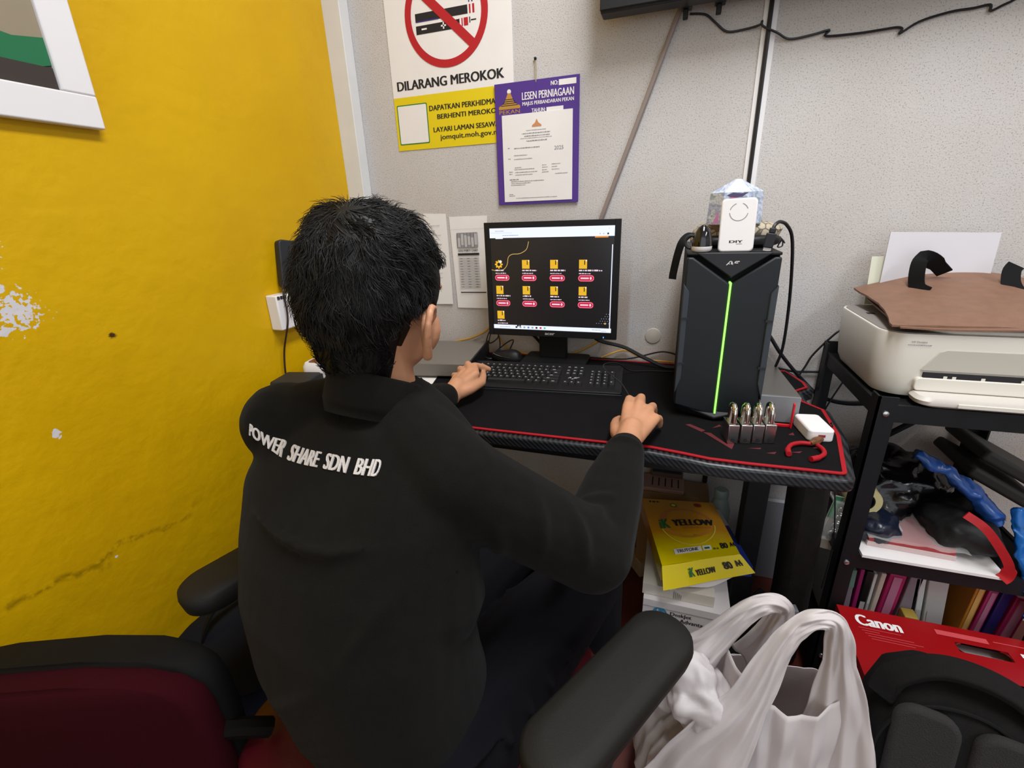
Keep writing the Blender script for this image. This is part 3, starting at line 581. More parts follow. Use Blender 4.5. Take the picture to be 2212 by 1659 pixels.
face([(TX0 + .016, TZ), (TC + .001, zc), (TX1 - .014, TZ)], yb - .002, yf + .006)
part('top_front_wedge', b, M['dark'], t, bevel=.003)
part('top_panel', MB().box(TX0, TX1, -.422, -.062, TZ - .006, TZ), M['black'], t, bevel=.002)
b = MB(); b.add([(TX0 + .004, yb, T + .006), (TX1 - .004, yb, T + .006), (TX1 - .004, yb - .012, T + .03), (TX0 + .004, yb - .012, T + .03), (TC, yf - .008, T + .004), (TC, yf - .008, zb - .008)], [(0, 1, 4), (1, 2, 5, 4), (3, 0, 4, 5), (2, 3, 5), (0, 3, 2, 1)])
part('chin', b, M['black'], t, bevel=.002)
accent = mat('tower_accent', '2d343b', .45)
for sx, xa in ((1, TX0), (-1, TX1)):
    b = MB(); b.prism([(xa - .001 * sx, .79), (xa + .011 * sx, .83), (xa + .011 * sx, 1.02), (xa - .001 * sx, 1.036)], yf - .003, yb, 1); part('side_accent', b, accent, t, bevel=.002)
    part('accent_notch', MB().box(min(xa, xa + sx * .014), max(xa, xa + sx * .014), yf - .005, yf, .962, .966).box(min(xa, xa + sx * .014), max(xa, xa + sx * .014), yf - .005, yf, .862, .866), M['dark'], t)
part('light_strip', MB().box(TC - .001, TC + .0025, yf - .002, yb, zb, zc - .008), M['ledg'], t, label='glowing green vertical light strip')
b = MB().at(plane((TC - .011, yf + .0055, 1.0735), (1, 0, 0), (0, 0, 1)))
b.line([(0, 0), (.0062, .0075), (.0088, .0075), (.0088, .0015)], .0014).line([(.0035, .0025), (.0062, .0025)], .0012).line([(.0095, .007), (.0112, .0008), (.0165, .0072), (.0235, .0072)], .0015).line([(.0142, .0043), (.021, .0043)], .0014).line([(.0142, .0046), (.0118, .0012)], .0012)
part('logo', b, M['white'], t, smooth=0)

# on top of the tower
t = thing('power_bank', 'white slab power bank with grey ring standing on the computer tower', 'power bank', (.113, -.4, TZ))
A = Matrix.Translation((.112, -.41, TZ)) @ Matrix.Rotation(R(-7), 4, 'X') @ Matrix.Rotation(R(-3), 4, 'Z') @ plane((0, 0, 0), (1, 0, .01), (0, 0, 1))
part('shell', MB().at(A).prism(rrect(-.0325, .0325, 0, .102, .009), -.016, 0), M['white'], t, bevel=.003)
part('ring', MB().at(A).ring(0, .076, .0158, .0172, .0003, 40, 20, 70).ring(0, .076, .0158, .0172, .0003, 40, 110, 165).ring(0, .076, .0158, .0172, .0003, 40, 185, 350), M['grey'], t, smooth=0)
part('print', MB().at(A).text('DIY', -.0125, .0125, .0175, .0222, .0003, .02).rect(.0005, .0115, .0148, .0155, .0003), M['ink'], t, smooth=0)
t = thing('egg_gadget', 'glossy black egg-shaped gadget with white base on the computer tower', 'gadget', (.049, -.405, TZ))
part('shell', MB().lathe([(.0195, .0115), (.02, .015), (.0185, .026), (.015, .039), (.01, .048), (.004, .0525), (.0005, .0535)], 28, (.049, -.405, TZ)), M['gloss'], t)
part('base', MB().lathe([(.012, 0), (.0175, .002), (.0200, .006), (.0200, .0115)], 28, (.049, -.405, TZ)), M['white'], t)
part('ring_handle', MB().tube([(.027 + .011 * math.cos(R(a)), -.40, TZ + .02 + .0125 * math.sin(R(a))) for a in range(0, 360, 18)], .0032, 8, close=True), M['dark'], t)
t = thing('usb_cable', 'black usb cable standing on the tower and looping down behind it', 'cable', (.175, -.385, TZ))
A = TR(.172, -.39, TZ, -6, 0, 8); part('tip', MB().at(A).box(-.007, .007, -.003, .003, 0, .008), M['white'], t)
part('plug', MB().at(A).box(-.009, .009, -.006, .006, .006, .034).box(-.006, .006, -.004, .004, .034, .044), M['dark'], t, bevel=.002)
part('lead', MB().tube(spline([(.178, -.39, TZ + .042), (.182, -.385, 1.148), (.192, -.37, 1.152), (.208, -.35, 1.145), (.225, -.33, 1.12), (.238, -.31, 1.06), (.254, -.27, .96), (.262, -.24, .86), (.262, -.2, .80)]), .0034, 7), M['cable'], t)
gm = mat('hologram_film', '8f93ad', .4, .2); k = NT(gm); nz = k.noise(55, 3)
n1 = k.N.new('ShaderNodeValToRGB'); el = n1.color_ramp.elements; el[0].position = .3; el[0].color = lin('a9b2d6'); el[1].position = .7; el[1].color = lin('c9b2cf')
for p_, c_ in ((.42, 'b0bcd8'), (.5, 'd8dff0'), (.6, 'a3b8c4')): e = el.new(p_); e.color = lin(c_)
k.L.new(nz, n1.inputs[0]); k.color(n1.outputs[0]); k.bump(k.noise(140, 2), .5, .003)
t = thing('gift_box', 'iridescent faceted gift box on the computer tower', 'box', (.112, -.27, 1.14))
gx, gy = .113, -.30
def hexr(r, z, ph=0): return [(gx + r * math.cos(R(60 * i + ph)), gy + .55 * r * math.sin(R(60 * i + ph)), z) for i in range(6)]
part('body', MB().loft([hexr(.055, 1.148, 0), hexr(.052, 1.212, 0), hexr(.006, 1.238, 0)]), gm, t, smooth=0)
part('lid_point', MB().loft([hexr(.052, 1.149), hexr(.004, 1.112)]), mat('rose_foil', 'b59a8c', .3, .4), t, smooth=0)
part('feather_print', MB().at(plane((gx, gy - .0295, 1.18), (1, 0, 0), (0, .02, 1))).poly([(-.022, .026), (-.01, .031), (.005, .029), (.02, .031), (.008, .022), (-.012, .021)], .002).use(1).poly([(-.018, .023), (.004, .02), (.01, .01), (-.008, .018)], .0025).poly([(-.044, -.03), (-.035, -.004), (-.033, -.022), (-.034, -.03)], .003), [mat('dark_violet', '4a3d66', .4), mat('pink_foil', 'b56f90', .4)], t, smooth=0)
pm = mat('snakeskin', 'a89a80', .6); k = NT(pm); vo = k.N.new('ShaderNodeTexVoronoi'); vo.feature = 'DISTANCE_TO_EDGE'; vo.inputs['Scale'].default_value = 60; k.L.new(k.pos, vo.inputs['Vector']); k.color(k.mix(k.ramp(vo.outputs['Distance'], .02, .1), '4f463a', 'b0a48c'))
t = thing('snakeskin_pouch', 'patterned snakeskin pouch with black strap lying behind the gift box', 'pouch', (.12, -.25, TZ))
part('body', MB().ell((.122, -.255, TZ + .026), (.094, .05, .03), 28, 14, None, .7, .10, 3, 30), pm, t)
part('flap', MB().ell((.122, -.28, TZ + .014), (.092, .045, .013), 24, 10, None, .6, .06, 5, 30), M['black'], t)
part('strap', MB().ribbon(spline([(.05, -.29, 1.128), (.028, -.33, 1.13), (.012, -.35, 1.117), (.004, -.352, 1.09), (-.002, -.35, 1.05), (-.003, -.35, 1.035)]), .017, .0025, (-.45, -.85, .2)), M['blackm'], t)
part('drawstring', MB().tube(spline([(.2, -.28, 1.112), (.214, -.285, 1.115), (.218, -.285, 1.10), (.209, -.285, 1.098), (.216, -.285, 1.112), (.222, -.285, 1.105)]), .0015, 5), M['cable'], t)

# right end of the desk
t = thing('grey_steel_box', 'grey metal box on the desk behind the padlocks', 'box', (.235, -.25, T)); A = TR(.235, -.245, T, 3)
part('case', MB().at(A).box(-.045, .035, -.16, .16, 0, .062), mat('grey_painted_steel', '524f4b', .4), t, bevel=.002)
part('front_plate', MB().at(A).box(-.045, .035, -.1635, -.1605, .001, .061), mat('light_grey_plate', '7a7b7e', .4), t, bevel=.001)
part('knob', MB().at(A).lathe([(.011, .062), (.011, .074), (.009, .076), (.001, .076)], 16, (-.006, .03, 0)), M['steel'], t)
solo('red_clip', MB().box(.217, .262, -.432, -.428, .7355, .742).box(.259, .2625, -.438, -.4285, .7355, .792), mat('bright_red_plastic', 'd41626', .3), 'thin bright red strip at the corner of the grey metal box', 'strip', bevel=.001)
def padlock(x, y, rz, label):
    t = thing('padlock', label, 'padlock', (x, y, T), R(rz), 'padlocks in a row on the desk'); A = WM[t.name]
    part('body', MB().at(A).box(-.0105, .0105, -.021, .021, 0, .041), M['steel'], t, bevel=.0015)
    pts = [(0, -.0135, .041), (0, -.0135, .062)] + [(0, -.0135 * math.cos(R(a)), .062 + .015 * math.sin(R(a))) for a in range(20, 180, 20)] + [(0, .0135, .062), (0, .0135, .041)]
    part('shackle', MB().at(A).tube(pts, .0052, 10), M['chrome'], t)
    part('keyhole', MB().at(A @ plane((0, -.0212, 0), (1, 0, 0), (0, 0, 1))).disc(0, .008, .0035), M['ink'], t, smooth=0)
padlock(.134, -.520, 10, 'leftmost padlock of the row, set slightly apart')
padlock(.1585, -.514, 8, 'second padlock from the left in front of the tower')
padlock(.181, -.508, 8, 'third padlock from the left in front of the tower')
padlock(.2035, -.501, 8, 'rightmost padlock of the row, nearest the white charger')
t = thing('usb_charger', 'white usb wall charger lying on the red bordered desk mat', 'charger', (.300, -.43, T))
A = TR(.298, -.448, T, 8)
part('body', MB().at(A).prism(rrect(-.024, .024, -.042, .042, .009), 0, .026), M['white'], t, bevel=.004)
part('usb_port', MB().at(A @ plane((0, -.0422, 0), (1, 0, 0), (0, 0, 1))).rect(-.0065, .0065, .011, .0165), mat('port_red', '8a2638', .5), t, smooth=0)
part('plug_pins', MB().at(A).box(-.014, -.008, .045, .06, .011, .017).box(.008, .014, .045, .06, .011, .017), M['steel'], t)
t = thing('pliers', 'small pliers with red handles at the front right corner of the desk', 'pliers', (.265, -.53, T)); z = T + .007
part('handle', MB().tube(spline([(.279, -.516, z), (.262, -.517, z), (.244, -.53, z), (.234, -.552, z), (.232, -.572, z)]), [.0042] * 24 + [.0052] * 9, 10), M['redb'], t)
part('handle', MB().tube(spline([(.291, -.52, z), (.296, -.537, z), (.293, -.556, z), (.28, -.573, z), (.266, -.583, z)]), [.0042] * 24 + [.0052] * 9, 10), M['redb'], t)
part('jaws', MB().tube([(.279, -.516, z), (.290, -.505, z), (.302, -.489, z), (.312, -.472, z)], [.0045, .0085, .007, .002], 8), mat('rusty_steel', '7a5236', .5, .6, var=.3, vscale=120), t)
def warp(mb, i0, fn):
    for i in range(i0, len(mb.v)): p = mb.v[i]; mb.v[i] = V(fn(p.x, p.y, p.z))
def quadmap(bl, br, fr, fl, bulge=0):
    bl, br, fr, fl = map(V, (bl, br, fr, fl)); nn = (br - bl).cross(fl - bl); nn = nn.normalized() * (-1 if nn.z < 0 else 1)
    return lambda u, v, z=0: lerp(lerp(fl, fr, u), lerp(bl, br, u), v) + nn * (z + bulge * math.sin(math.pi * min(max(u, 0), 1)) * math.sin(math.pi * min(max(v, 0), 1)))
# ---------------------------------------------------------------- metal rack
RX0, RX1 = .405, .80
t = thing('metal_rack', 'black metal shelf rack right of the desk carrying the printer', 'rack', (.6, -.23, 0))
for x in (RX0, RX1 - .034):
    for y in (-.43, -.066):
        b = MB(); b.box(x, x + .034, y, y + .004, 0, .82) if y < -.2 else b.box(x, x + .034, y + .032, y + .036, 0, .83)
        xs = x if x < .6 else x + .030; b.box(xs, xs + .004, y, y + .036, 0, .82 if y < -.2 else .83)
        p = part('post', b, M['metal'], t)
        if y < -.2 and x < .6:
            for z in (.785, .418, .13): part('bolt', MB().at(Matrix.Translation((x + .017, y, z)) @ Matrix.Rotation(R(90), 4, 'X')).lathe([(.0062, 0), (.0055, .003), (.002, .0045), (.0005, .0045)], 14), M['screw'], p)
for z, h in ((.767, .036), (.405, .036), (.11, .036)):
    part('beam', MB().box(RX0 + .034, RX1 - .034, -.428, -.42, z, z + h), M['metal'], t); part('beam', MB().box(RX0 + .034, RX1 - .034, -.04, -.032, z, z + h), M['metal'], t)
    for x in (RX0 + .004, RX1 - .012): part('side_rail', MB().box(x, x + .008, -.42, -.04, z + .004, z + h), M['metal'], t)
    part('shelf_panel', MB().box(RX0 + .012, RX1 - .012, -.42, -.04, z + h - .012, z + h - .004), M['blackm'], t)
part('brace', MB().tube([(.515, -.052, .507), (.66, -.052, .64), (.78, -.052, .75)], .009, 6), M['metal'], t)
for pts, r, lb in (([(.198, -.06, .93), (.23, -.03, .88), (.269, -.022, .837), (.31, -.022, .779), (.372, -.02, .71), (.43, -.012, .66), (.5, -.012, .645), (.6, -.012, .66)], .0055, 'thick black cable running from the tower down behind the rack'),
    ([(.198, -.07, .742), (.27, -.03, .742), (.305, -.012, .737), (.352, -.01, .73), (.414, -.01, .733), (.5, -.01, .735)], .0035, 'black cable stretched level between the desk corner and the rack'),
    ([(.45, -.01, .85), (.431, -.03, .856), (.388, -.022, .79), (.372, -.022, .749), (.35, -.02, .69), (.34, -.015, .64)], .003, 'printer cable slanting down from the printer to the desk'),
    ([(.478, -.012, .735), (.473, -.02, .716), (.455, -.02, .664), (.436, -.02, .60), (.42, -.02, .54)], .0025, 'thin black cable slanting behind the left side of the rack'),
    ([(.343, -.40, .74), (.345, -.41, .735), (.37, -.405, .62), (.40, -.395, .45), (.402, -.39, .3)], .0016, 'thin black cord hanging from the desk edge in front of the rack')):
    solo('loose_cable', MB().tube(spline(pts, 6), r, 6), M['cable'], lb, 'cable')

# ---------------------------------------------------------------- printer
PX0, PX1, PY0, PY1 = .405, .83, -.385, -.075
t = thing('printer', 'beige inkjet printer on the black metal rack', 'printer', (.61, -.23, .803))
def pr_(s, z, dx=0): return [(lerp(PX0, PX1, .5) + (x - lerp(PX0, PX1, .5)) * s, lerp(PY0, PY1, .5) + (y - lerp(PY0, PY1, .5)) * s, z) for x, y in rrect(PX0, PX1, PY0, PY1, .05, 8)]
part('body', MB().loft([pr_(.86, .803), pr_(.93, .808), pr_(.965, .825), pr_(.985, .86), pr_(1, .935), pr_(.995, .938)]), M['beige'], t)
part('lid_surround', MB().prism(rrect(PX0 + .006, PX1 - .006, PY0 + .006, PY1 - .006, .045, 8), .938, .9395), M['beiged'], t)
part('display_window', MB().box(.432, .447, -.2, -.185, .9395, .9402), M['ink'], t)
part('scanner_lid', MB().prism(rrect(.475, PX1 - .004, PY0 + .004, PY1 - .004, .05, 8), .9395, .948), mat('pale_lid', 'd8d5ce', .4), t, bevel=.003)
yf = PY0
b = MB(); b.prism([(.478, .866), (.5, .904), (.512, .909), (.79, .909), (.81, .866)], yf - .0015, yf + .02, 1); part('front_recess', b, mat('beige_recess', 'bdb8ae', .45), t, bevel=.001)
part('paper_slot', MB().box(.484, .80, yf - .003, yf + .02, .851, .862), M['ink'], t)
for x, w in ((.516, .02), (.53, .03), (.575, .05), (.635, .05), (.7, .04)): part('slot_rib', MB().box(x, x + .006, yf - .004, yf, .851, .857), M['beige'], t)
part('front_step', MB().prism(rrect(.472, .81, .825, .852, .008), yf - .006, yf + .02, 1), M['beige'], t, bevel=.002)
b = MB(); b.loft([[(x, y, z + .0 * y) for x, y in rrect(.468 + d, .815 - d, -.432 + d * .6, -.37, .022)] for z, d in ((.804, .012), (.809, .002), (.817, 0), (.824, .006))]); part('output_tray', b, mat('pale_tray', 'cfc9c2', .4), t)
part('tray_flap', MB().box(.53, .8, -.4345, -.431, .809, .817), M['beige'], t, bevel=.001)
b = MB().at(plane((0, yf - .0004, 0), (1, 0, 0), (0, 0, 1))).text('HP DeskJet', .452, .477, .9205, .9245, .0006, .01).scribble(.447, .485, .916, .0018); part('print', b, M['grey'], t, smooth=0)
def sh(u, v): return (lerp(.482, .693, u) + .004 * v, -.085 + .02 * v, lerp(.935, 1.113, v) - .006 * u)
solo('paper_sheet', MB().slab(sh, 4, 6, (0, .003, 0)), mat('bluish_paper', 'cfcdd3', .8), 'white sheets standing in the rear feed of the printer', 'paper')
solo('pale_green_sheet', MB().slab(lambda u, v: (lerp(.462, .66, u), -.075 + .02 * v, lerp(.94, 1.055, v)), 4, 4, (0, .002, 0)), mat('pale_green_paper', 'cfd0bd', .8), 'pale green sheet behind the white paper in the printer feed', 'paper')
t = thing('document_bag', 'tan leather bag with black straps lying on top of the printer', 'bag', (.62, -.24, .949))
def bg(u, v):
    x = lerp(.412 + .034 * v, .86, u); y = lerp(-.388 + .012 * math.sin(3 * u), -.07, v)
    x = x - .012 * v * (1 - u) + (.03 * (.5 - abs(v - .5)) * (u < .02))
    z = .962 + .010 * v + .05 * math.sin(math.pi * min(1, u * .9 + .05)) * v ** 1.4 + .004 * noise.noise(V((u * 5, v * 5, 2)))
    if v < .12: z -= .006
    return (x, y, z)
part('upper_panel', MB().slab(bg, 24, 14, (0, 0, -.004)), M['leather'], t)
part('lower_panel', MB().slab(lambda u, v: (lerp(.424 + .035 * v, .86, u), lerp(-.394, -.09, v), .9535 + .004 * v - .002 * math.sin(9 * u) * (1 - v)), 16, 6, (0, 0, -.003)), M['leather'], t)
part('strap', MB().ribbon(spline([(.545, -.17, .984), (.532, -.15, .995), (.528, -.14, 1.03), (.535, -.13, 1.056), (.56, -.12, 1.05), (.595, -.105, 1.022)], 5), [.03] * 16 + [.036] * 6 + [.03] * 4, .004, (-.7, -.7, .2)), M['blackm'], t)
part('strap', MB().ribbon(spline([(.585, -.13, 1.0), (.572, -.15, .994), (.555, -.165, .987), (.545, -.175, .985)], 5), .018, .004, (0, -.4, 1)), M['blackm'], t)
part('strap', MB().ribbon(spline([(.72, -.19, .978), (.705, -.17, .985), (.698, -.15, 1.005), (.70, -.135, 1.03), (.707, -.13, 1.042)], 5), .03, .004, (-.3, -.9, .2)), M['blackm'], t)

# ---------------------------------------------------------------- middle shelf of the rack
Z2 = .4415
def box_thing(name, label, cat, x0, x1, y0, y1, z0, z1, m, bevel=.002, **k): return solo(name, MB().box(x0, x1, y0, y1, z0, z1), m, label, cat, bevel=bevel, **k)
solo('paper_stack', MB().box(.446, .70, -.435, -.15, Z2 - .0005, Z2 + .006), M['paper'], 'white papers under the red box on the middle shelf', 'paper')
t = thing('red_box', 'flat red and white box in clear wrap on the middle shelf', 'box', (.54, -.3, Z2 + .006)); A = TR(.545, -.30, Z2 + .006, -3)
part('base', MB().at(A).box(-.075, .085, -.1, .1, 0, .012), mat('pinkish_board', 'cfb8b6', .5), t, bevel=.001)
part('lid', MB().at(A).box(-.073, .083, -.098, .098, .012, .026), mat('red_board', 'a52b30', .45), t, bevel=.001)
part('sticker', MB().at(A @ Matrix.Translation((0, 0, .0265))).rect(-.05, .0, -.06, -.02).use(1).scribble(-.045, -.005, -.045, .004, .001), [M['lgrey'], M['ink']], t, smooth=0)
part('clear_wrap', MB().at(A).slab(lambda u, v: (lerp(-.08, .1, u), lerp(-.115, .09, v), .031 + .008 * noise.noise(V((u * 6, v * 6, 3)))), 14, 10, (0, 0, -.0006)), M['film'], t)
bagm = mat('black_poly_film', '0f0f11', .22, bump=.6, bscale=30)
solo('black_plastic_bag', MB().ell((.55, -.20, Z2 + .075), (.10, .11, .07), 56, 34, None, .8, .3, 2, 17), bagm, 'shiny black plastic bag on the middle shelf behind the red box', 'bag', smooth=180)
solo('black_shoulder_bag', MB().ell((.65, -.325, Z2 + .05), (.07, .085, .045), 48, 28, None, .8, .28, 4, 15), mat('dull_black_bag', '0c0b0d', .6, bump=.4, bscale=40), 'dull black soft bag at the front of the middle shelf', 'bag', smooth=180)
solo('navy_pouch', MB().ell((.487, -.345, Z2 + .035), (.045, .06, .035), 40, 24, None, .8, .3, 6, 20), mat('navy_gloss', '141a2c', .3, bump=.3, bscale=60), 'small navy pouch at the left end of the middle shelf', 'pouch', smooth=180)
def foldbag(path, r, seed, n=12):
    b = MB(); P = spline(path, 14); i0 = 0
    b.tube(P, [lerp(r[0], r[1], i / (len(P) - 1)) for i in range(len(P))], n, flat=.55)
    for i, p in enumerate(b.v): b.v[i] = p + V((noise.noise(p * 28 + V((seed, 0, 0))), noise.noise(p * 28 + V((0, seed, 0))), noise.noise(p * 28 + V((0, 0, seed))))) * .011 + V((noise.noise(p * 75), noise.noise(p * 75 + V((9, 0, 0))), noise.noise(p * 75 + V((0, 9, 0))))) * .005
    return b
solo('blue_plastic_bag', foldbag([(.545, -.315, .648), (.59, -.325, .628), (.64, -.33, .592), (.68, -.335, .555), (.70, -.34, .525)], (.02, .034), 3, 24), mat('dark_blue_film', '23519c', .3, transl=.15, var=.15, vscale=25), 'dark blue plastic bag draped over the black bags', 'bag', smooth=180)
solo('blue_plastic_bag', foldbag([(.72, -.36, .57), (.735, -.38, .52), (.755, -.40, .46), (.775, -.42, .40), (.785, -.43, .36)], (.022, .04), 5, 24), M['blue'], 'bright blue plastic bag hanging at the right edge of the shelf', 'bag', smooth=180)
solo('red_strap', MB().ribbon(spline([(.608, -.415, .572), (.64, -.425, .552), (.671, -.432, .513), (.692, -.436, .478), (.694, -.436, .455), (.688, -.436, .444)], 6), [.016] * 20 + [.022] * 11, .004, (-.5, -.8, .4)), mat('red_ribbon', 'b3151d', .5, var=.15, vscale=60), 'red fabric strap curving in front of the dull black bag', 'strap')
for i, (z, dx, lb) in enumerate(((.555, 0, 'lower dark grey case leaning at the right rear of the rack'), (.60, .015, 'upper dark grey case leaning at the right rear of the rack'))):
    b = MB().at(TR(.785 + dx, -.14, z - .025, 0, 0, 29)); b.box(-.10, .10, -.09, .09, -.012, .016)
    solo('dark_case', b, mat('charcoal_case', '2b2927', .7), lb, 'case', bevel=.008)
# bits squeezed between desk and rack
t = thing('folded_board_bag', 'tall dark brown bag standing between the desk and the rack', 'bag', (.352, -.2, 0))
b = MB(); b.loft([[(lerp(.318, .395, a) + dx, y, z) for a, y in ((0, -.36), (.5, -.375), (1, -.36), (1, -.27), (.5, -.26), (0, -.27))] for z, dx in ((0, .004), (.2, .006), (.4, .0), (.6, -.006), (.675, -.008))])
part('body', b, mat('brown_black_fabric', '1d1714', .85, bump=.3, bscale=200, var=.3, vscale=30), t, bevel=.02)
part('carry_strap', MB().ribbon(spline([(.33, -.315, .67), (.34, -.315, .69), (.36, -.315, .695), (.375, -.315, .668)], 5), .025, .004, (0, 0, 1)), M['blackm'], t)
solo('grey_board', MB().at(TR(.32, -.39, 0, 8)).box(-.03, .045, -.012, .012, 0, .22), mat('grey_laminate', '9a9aa2', .5), 'pale grey board standing on the floor behind the white plastic bag', 'board', bevel=.002)
solo('grey_board', MB().box(.29, .52, -.025, -.007, .0, .30), mat('grey_laminate_dark', 'a9a9b0', .6), 'pale grey panel against the wall behind the desk leg and rack', 'board', bevel=.002)
solo('black_strap_tangle', MB().ribbon(spline([(.262, -.40, .26), (.285, -.405, .24), (.282, -.405, .19), (.30, -.41, .17), (.33, -.41, .16), (.35, -.40, .11), (.34, -.41, .06), (.29, -.42, .012), (.27, -.43, .004)], 6), .028, .004, (-.2, -.9, .3)), M['blackm'], 'crumpled black strap on the floor beside the desk leg', 'strap')
t = thing('blister_pack', 'clear blister pack with metal rings hanging beside the rack leg', 'packet', (.398, -.36, .385))
A = Matrix.Translation((.40, -.345, .385)) @ plane((0, 0, 0), (1, 0, -.15), (.1, 0, 1))
part('card', MB().at(A).box(-.02, .028, 0, .15, -.001, .001), mat('grey_card', 'a39e92', .6), t); part('film', MB().at(A).box(-.018, .026, .03, .14, .001, .012), M['film'], t, bevel=.004)
for i in range(4): part('ring', MB().at(A @ Matrix.Translation((.004, .05 + .023 * i, .007))).tube([(.009 * math.cos(R(a)), .009 * math.sin(R(a)), 0) for a in range(0, 360, 24)], .0025, 6, close=True), M['chrome'], t)
part('green_label', MB().at(A).box(-.019, -.004, .09, .149, .0012, .0022), mat('green_card', '2c6b48', .6), t)
t = thing('tape_roll', 'roll of yellowish tape on the left end of the middle shelf behind the rack leg', 'tape', (.452, -.32, .512))
A = Matrix.Translation((.456, -.315, .535)) @ Matrix.Rotation(R(90), 4, 'X')
part('roll', MB().at(A).loft([[(r * math.cos(q), r * math.sin(q), z) for q in [2 * math.pi * i / 28 for i in range(28)]] for r, z in ((.022, 0), (.036, 0), (.036, .04), (.022, .04))], close=True), mat('tape_yellow', 'c9bd8a', .4), t); part('core', MB().at(A).loft([[(r * math.cos(q), r * math.sin(q), z) for q in [2 * math.pi * i / 28 for i in range(28)]] for r, z in ((.019, 0), (.022, 0), (.022, .0405), (.019, .0405))], close=True), M['blackm'], t)

# ---------------------------------------------------------------- files on the lower shelf
Z3 = .1425
files = [('thin white file against the rack leg', .448, .454, .365, 'dcdad8', 0, 'file'), ('grey-mauve file with a teal top edge', .456, .476, .36, '8f7f8c', -3, 'file'), ('narrow magenta file next to the grey-mauve one', .478, .4865, .366, 'a02468', -1, 'folder'),
    ('black ring file between magenta and white', .488, .502, .364, '141416', 0, 'file'), ('thin white file right of the black one', .5035, .5095, .36, 'd5d6d6', 0, 'file'), ('torn cream envelope beside the wide magenta folder', .511, .521, .365, 'd3c4b8', 2, 'envelope'),
    ('wide magenta folder in the middle of the shelf', .524, .556, .368, 'b02060', 3, 'folder'), ('grey translucent folder leaning beside the wide magenta one', .56, .585, .372, '8a7f8a', 4, 'folder'), ('short olive yellow pouch in front of the grey folder', .566, .592, .285, 'a38a3a', 0, 'pouch'),
    ('black folder behind the white box file', .60, .609, .37, '12121e', -6, 'folder'), ('white file leaning left of the silver box file', .613, .625, .376, 'd0d6d6', -8, 'file'), ('wide silver white box file leaning to the right', .63, .667, .378, 'b9b8b6', -8, 'file'),
    ('orange folder right of the silver box file', .683, .70, .376, 'c07a22', 3, 'folder'), ('magenta folder between orange and navy', .703, .72, .372, 'b53070', 4, 'folder'), ('navy folder near the right end', .723, .742, .37, '2a1a66', 5, 'folder'), ('large magenta folder at the right end of the row', .746, .775, .362, 'a8205c', 6, 'folder')]
for i, (lb, x0, x1, zt, c, tilt, cat) in enumerate(files):
    h = zt - Z3; w = (x1 - x0) / 2; dep = .03 if 'pouch' in lb else .22
    t = thing(cat if cat != 'file' else 'ring_file', lb, cat, ((x0 + x1) / 2, -.30, Z3), group='files standing on the lower shelf')
    pv = w if tilt > 0 else -w
    A = WM[t.name] @ Matrix.Translation((pv, 0, 0)) @ Matrix.Rotation(R(tilt * .75), 4, 'Y') @ Matrix.Translation((-pv, 0, 0)); y0 = -.115 if 'pouch' in lb else -.08
    part('cover', MB().at(A).box(-w, w, y0, y0 + dep, 0, h), mat('file_cover', c, .45, bump=.15, bscale=30), t, bevel=min(.002, w * .4))
    if i in (0, 3, 4, 10, 11): part('spine_label', MB().at(A @ plane((0, y0 - .0004, 0), (1, 0, 0), (0, 0, 1))).rect(-w * .7, w * .7, h * .2, h * .6), M['lgrey'], t, smooth=0)
    if i in (6, 12, 13, 15): part('inner_sheets', MB().at(A).box(-w * .5, w * .5, y0 - .002, y0 + dep - .004, .004, h - .006), mat('tinted_sheets', 'c07a9a' if i != 12 else 'd8a860', .6), t)
    if i == 1: part('teal_top', MB().at(A).box(-w - .0004, w + .0004, y0 - .0008, y0 + dep, h - .05, h + .0006), mat('teal_card', '6f9488', .6), t)
    if i == 8: part('zip_edge', MB().at(A).tube([(w * .5, y0 - .001, .01), (w * .5, y0 - .001, h - .006)], .0035, 6), mat('gold_zip', 'c9a84a', .4), t)
solo('green_pouch', MB().ell((.775, -.42, .19), (.035, .03, .05), 20, 12, None, .8, .1, 2, 10), mat('sage_fabric', '6f9a80', .8), 'sage green pouch at the right end behind the red carton', 'pouch', smooth=180)

# ---------------------------------------------------------------- red carton
t = thing('red_carton', 'large red printer carton with white lettering and hand holes on the floor', 'box', (.68, -.57, 0))
cx0, cx1, cy0, cy1, cz = .422, .96, -.66, -.436, .3
holes = [(.625, .715, -.505, -.48), (.637, .737, -.588, -.562)]
rm = [M['cred'], M['paper'], mat('pale_red_print', 'c84a50', .5)]
b = MB(); ys = [cy0, -.588, -.562, -.505, -.48, cy1]
for a, c in zip(ys, ys[1:]):
    hh = [h for h in holes if abs(h[2] - a) < 1e-6]
    if hh: b.box(cx0, hh[0][0], a, c, cz - .004, cz).box(hh[0][1], cx1, a, c, cz - .004, cz)
    else: b.box(cx0, cx1, a, c, cz - .004, cz)
b.at(plane((0, 0, cz + .0002), (1, 0, 0), (0, 1, 0))).use(1)
b.text('Canon', .449, .535, -.487, -.456, bold=.03)
for i, w in enumerate((.075, .03, .085, .095, .075)): b.use(2).rect(.449 + .004 * i, .452 + .004 * i + w, -.4955 - .0068 * i, -.494 - .0068 * i)
b.use(2).rect(.60, .69, -.4685, -.455).rect(.70, .76, -.4605, -.458).use(1).rect(.735, .75, -.488, -.478)
part('top_flap', b, rm, t, smooth=0)
for h in holes:
    p = part('hand_hole', MB().loft([[(x, y, z) for x, y in rrect(h[0], h[1], h[2], h[3], .0124, 6)] for z in (cz - .004, cz - .0005)], cap=False), M['cred'], t, smooth=180)
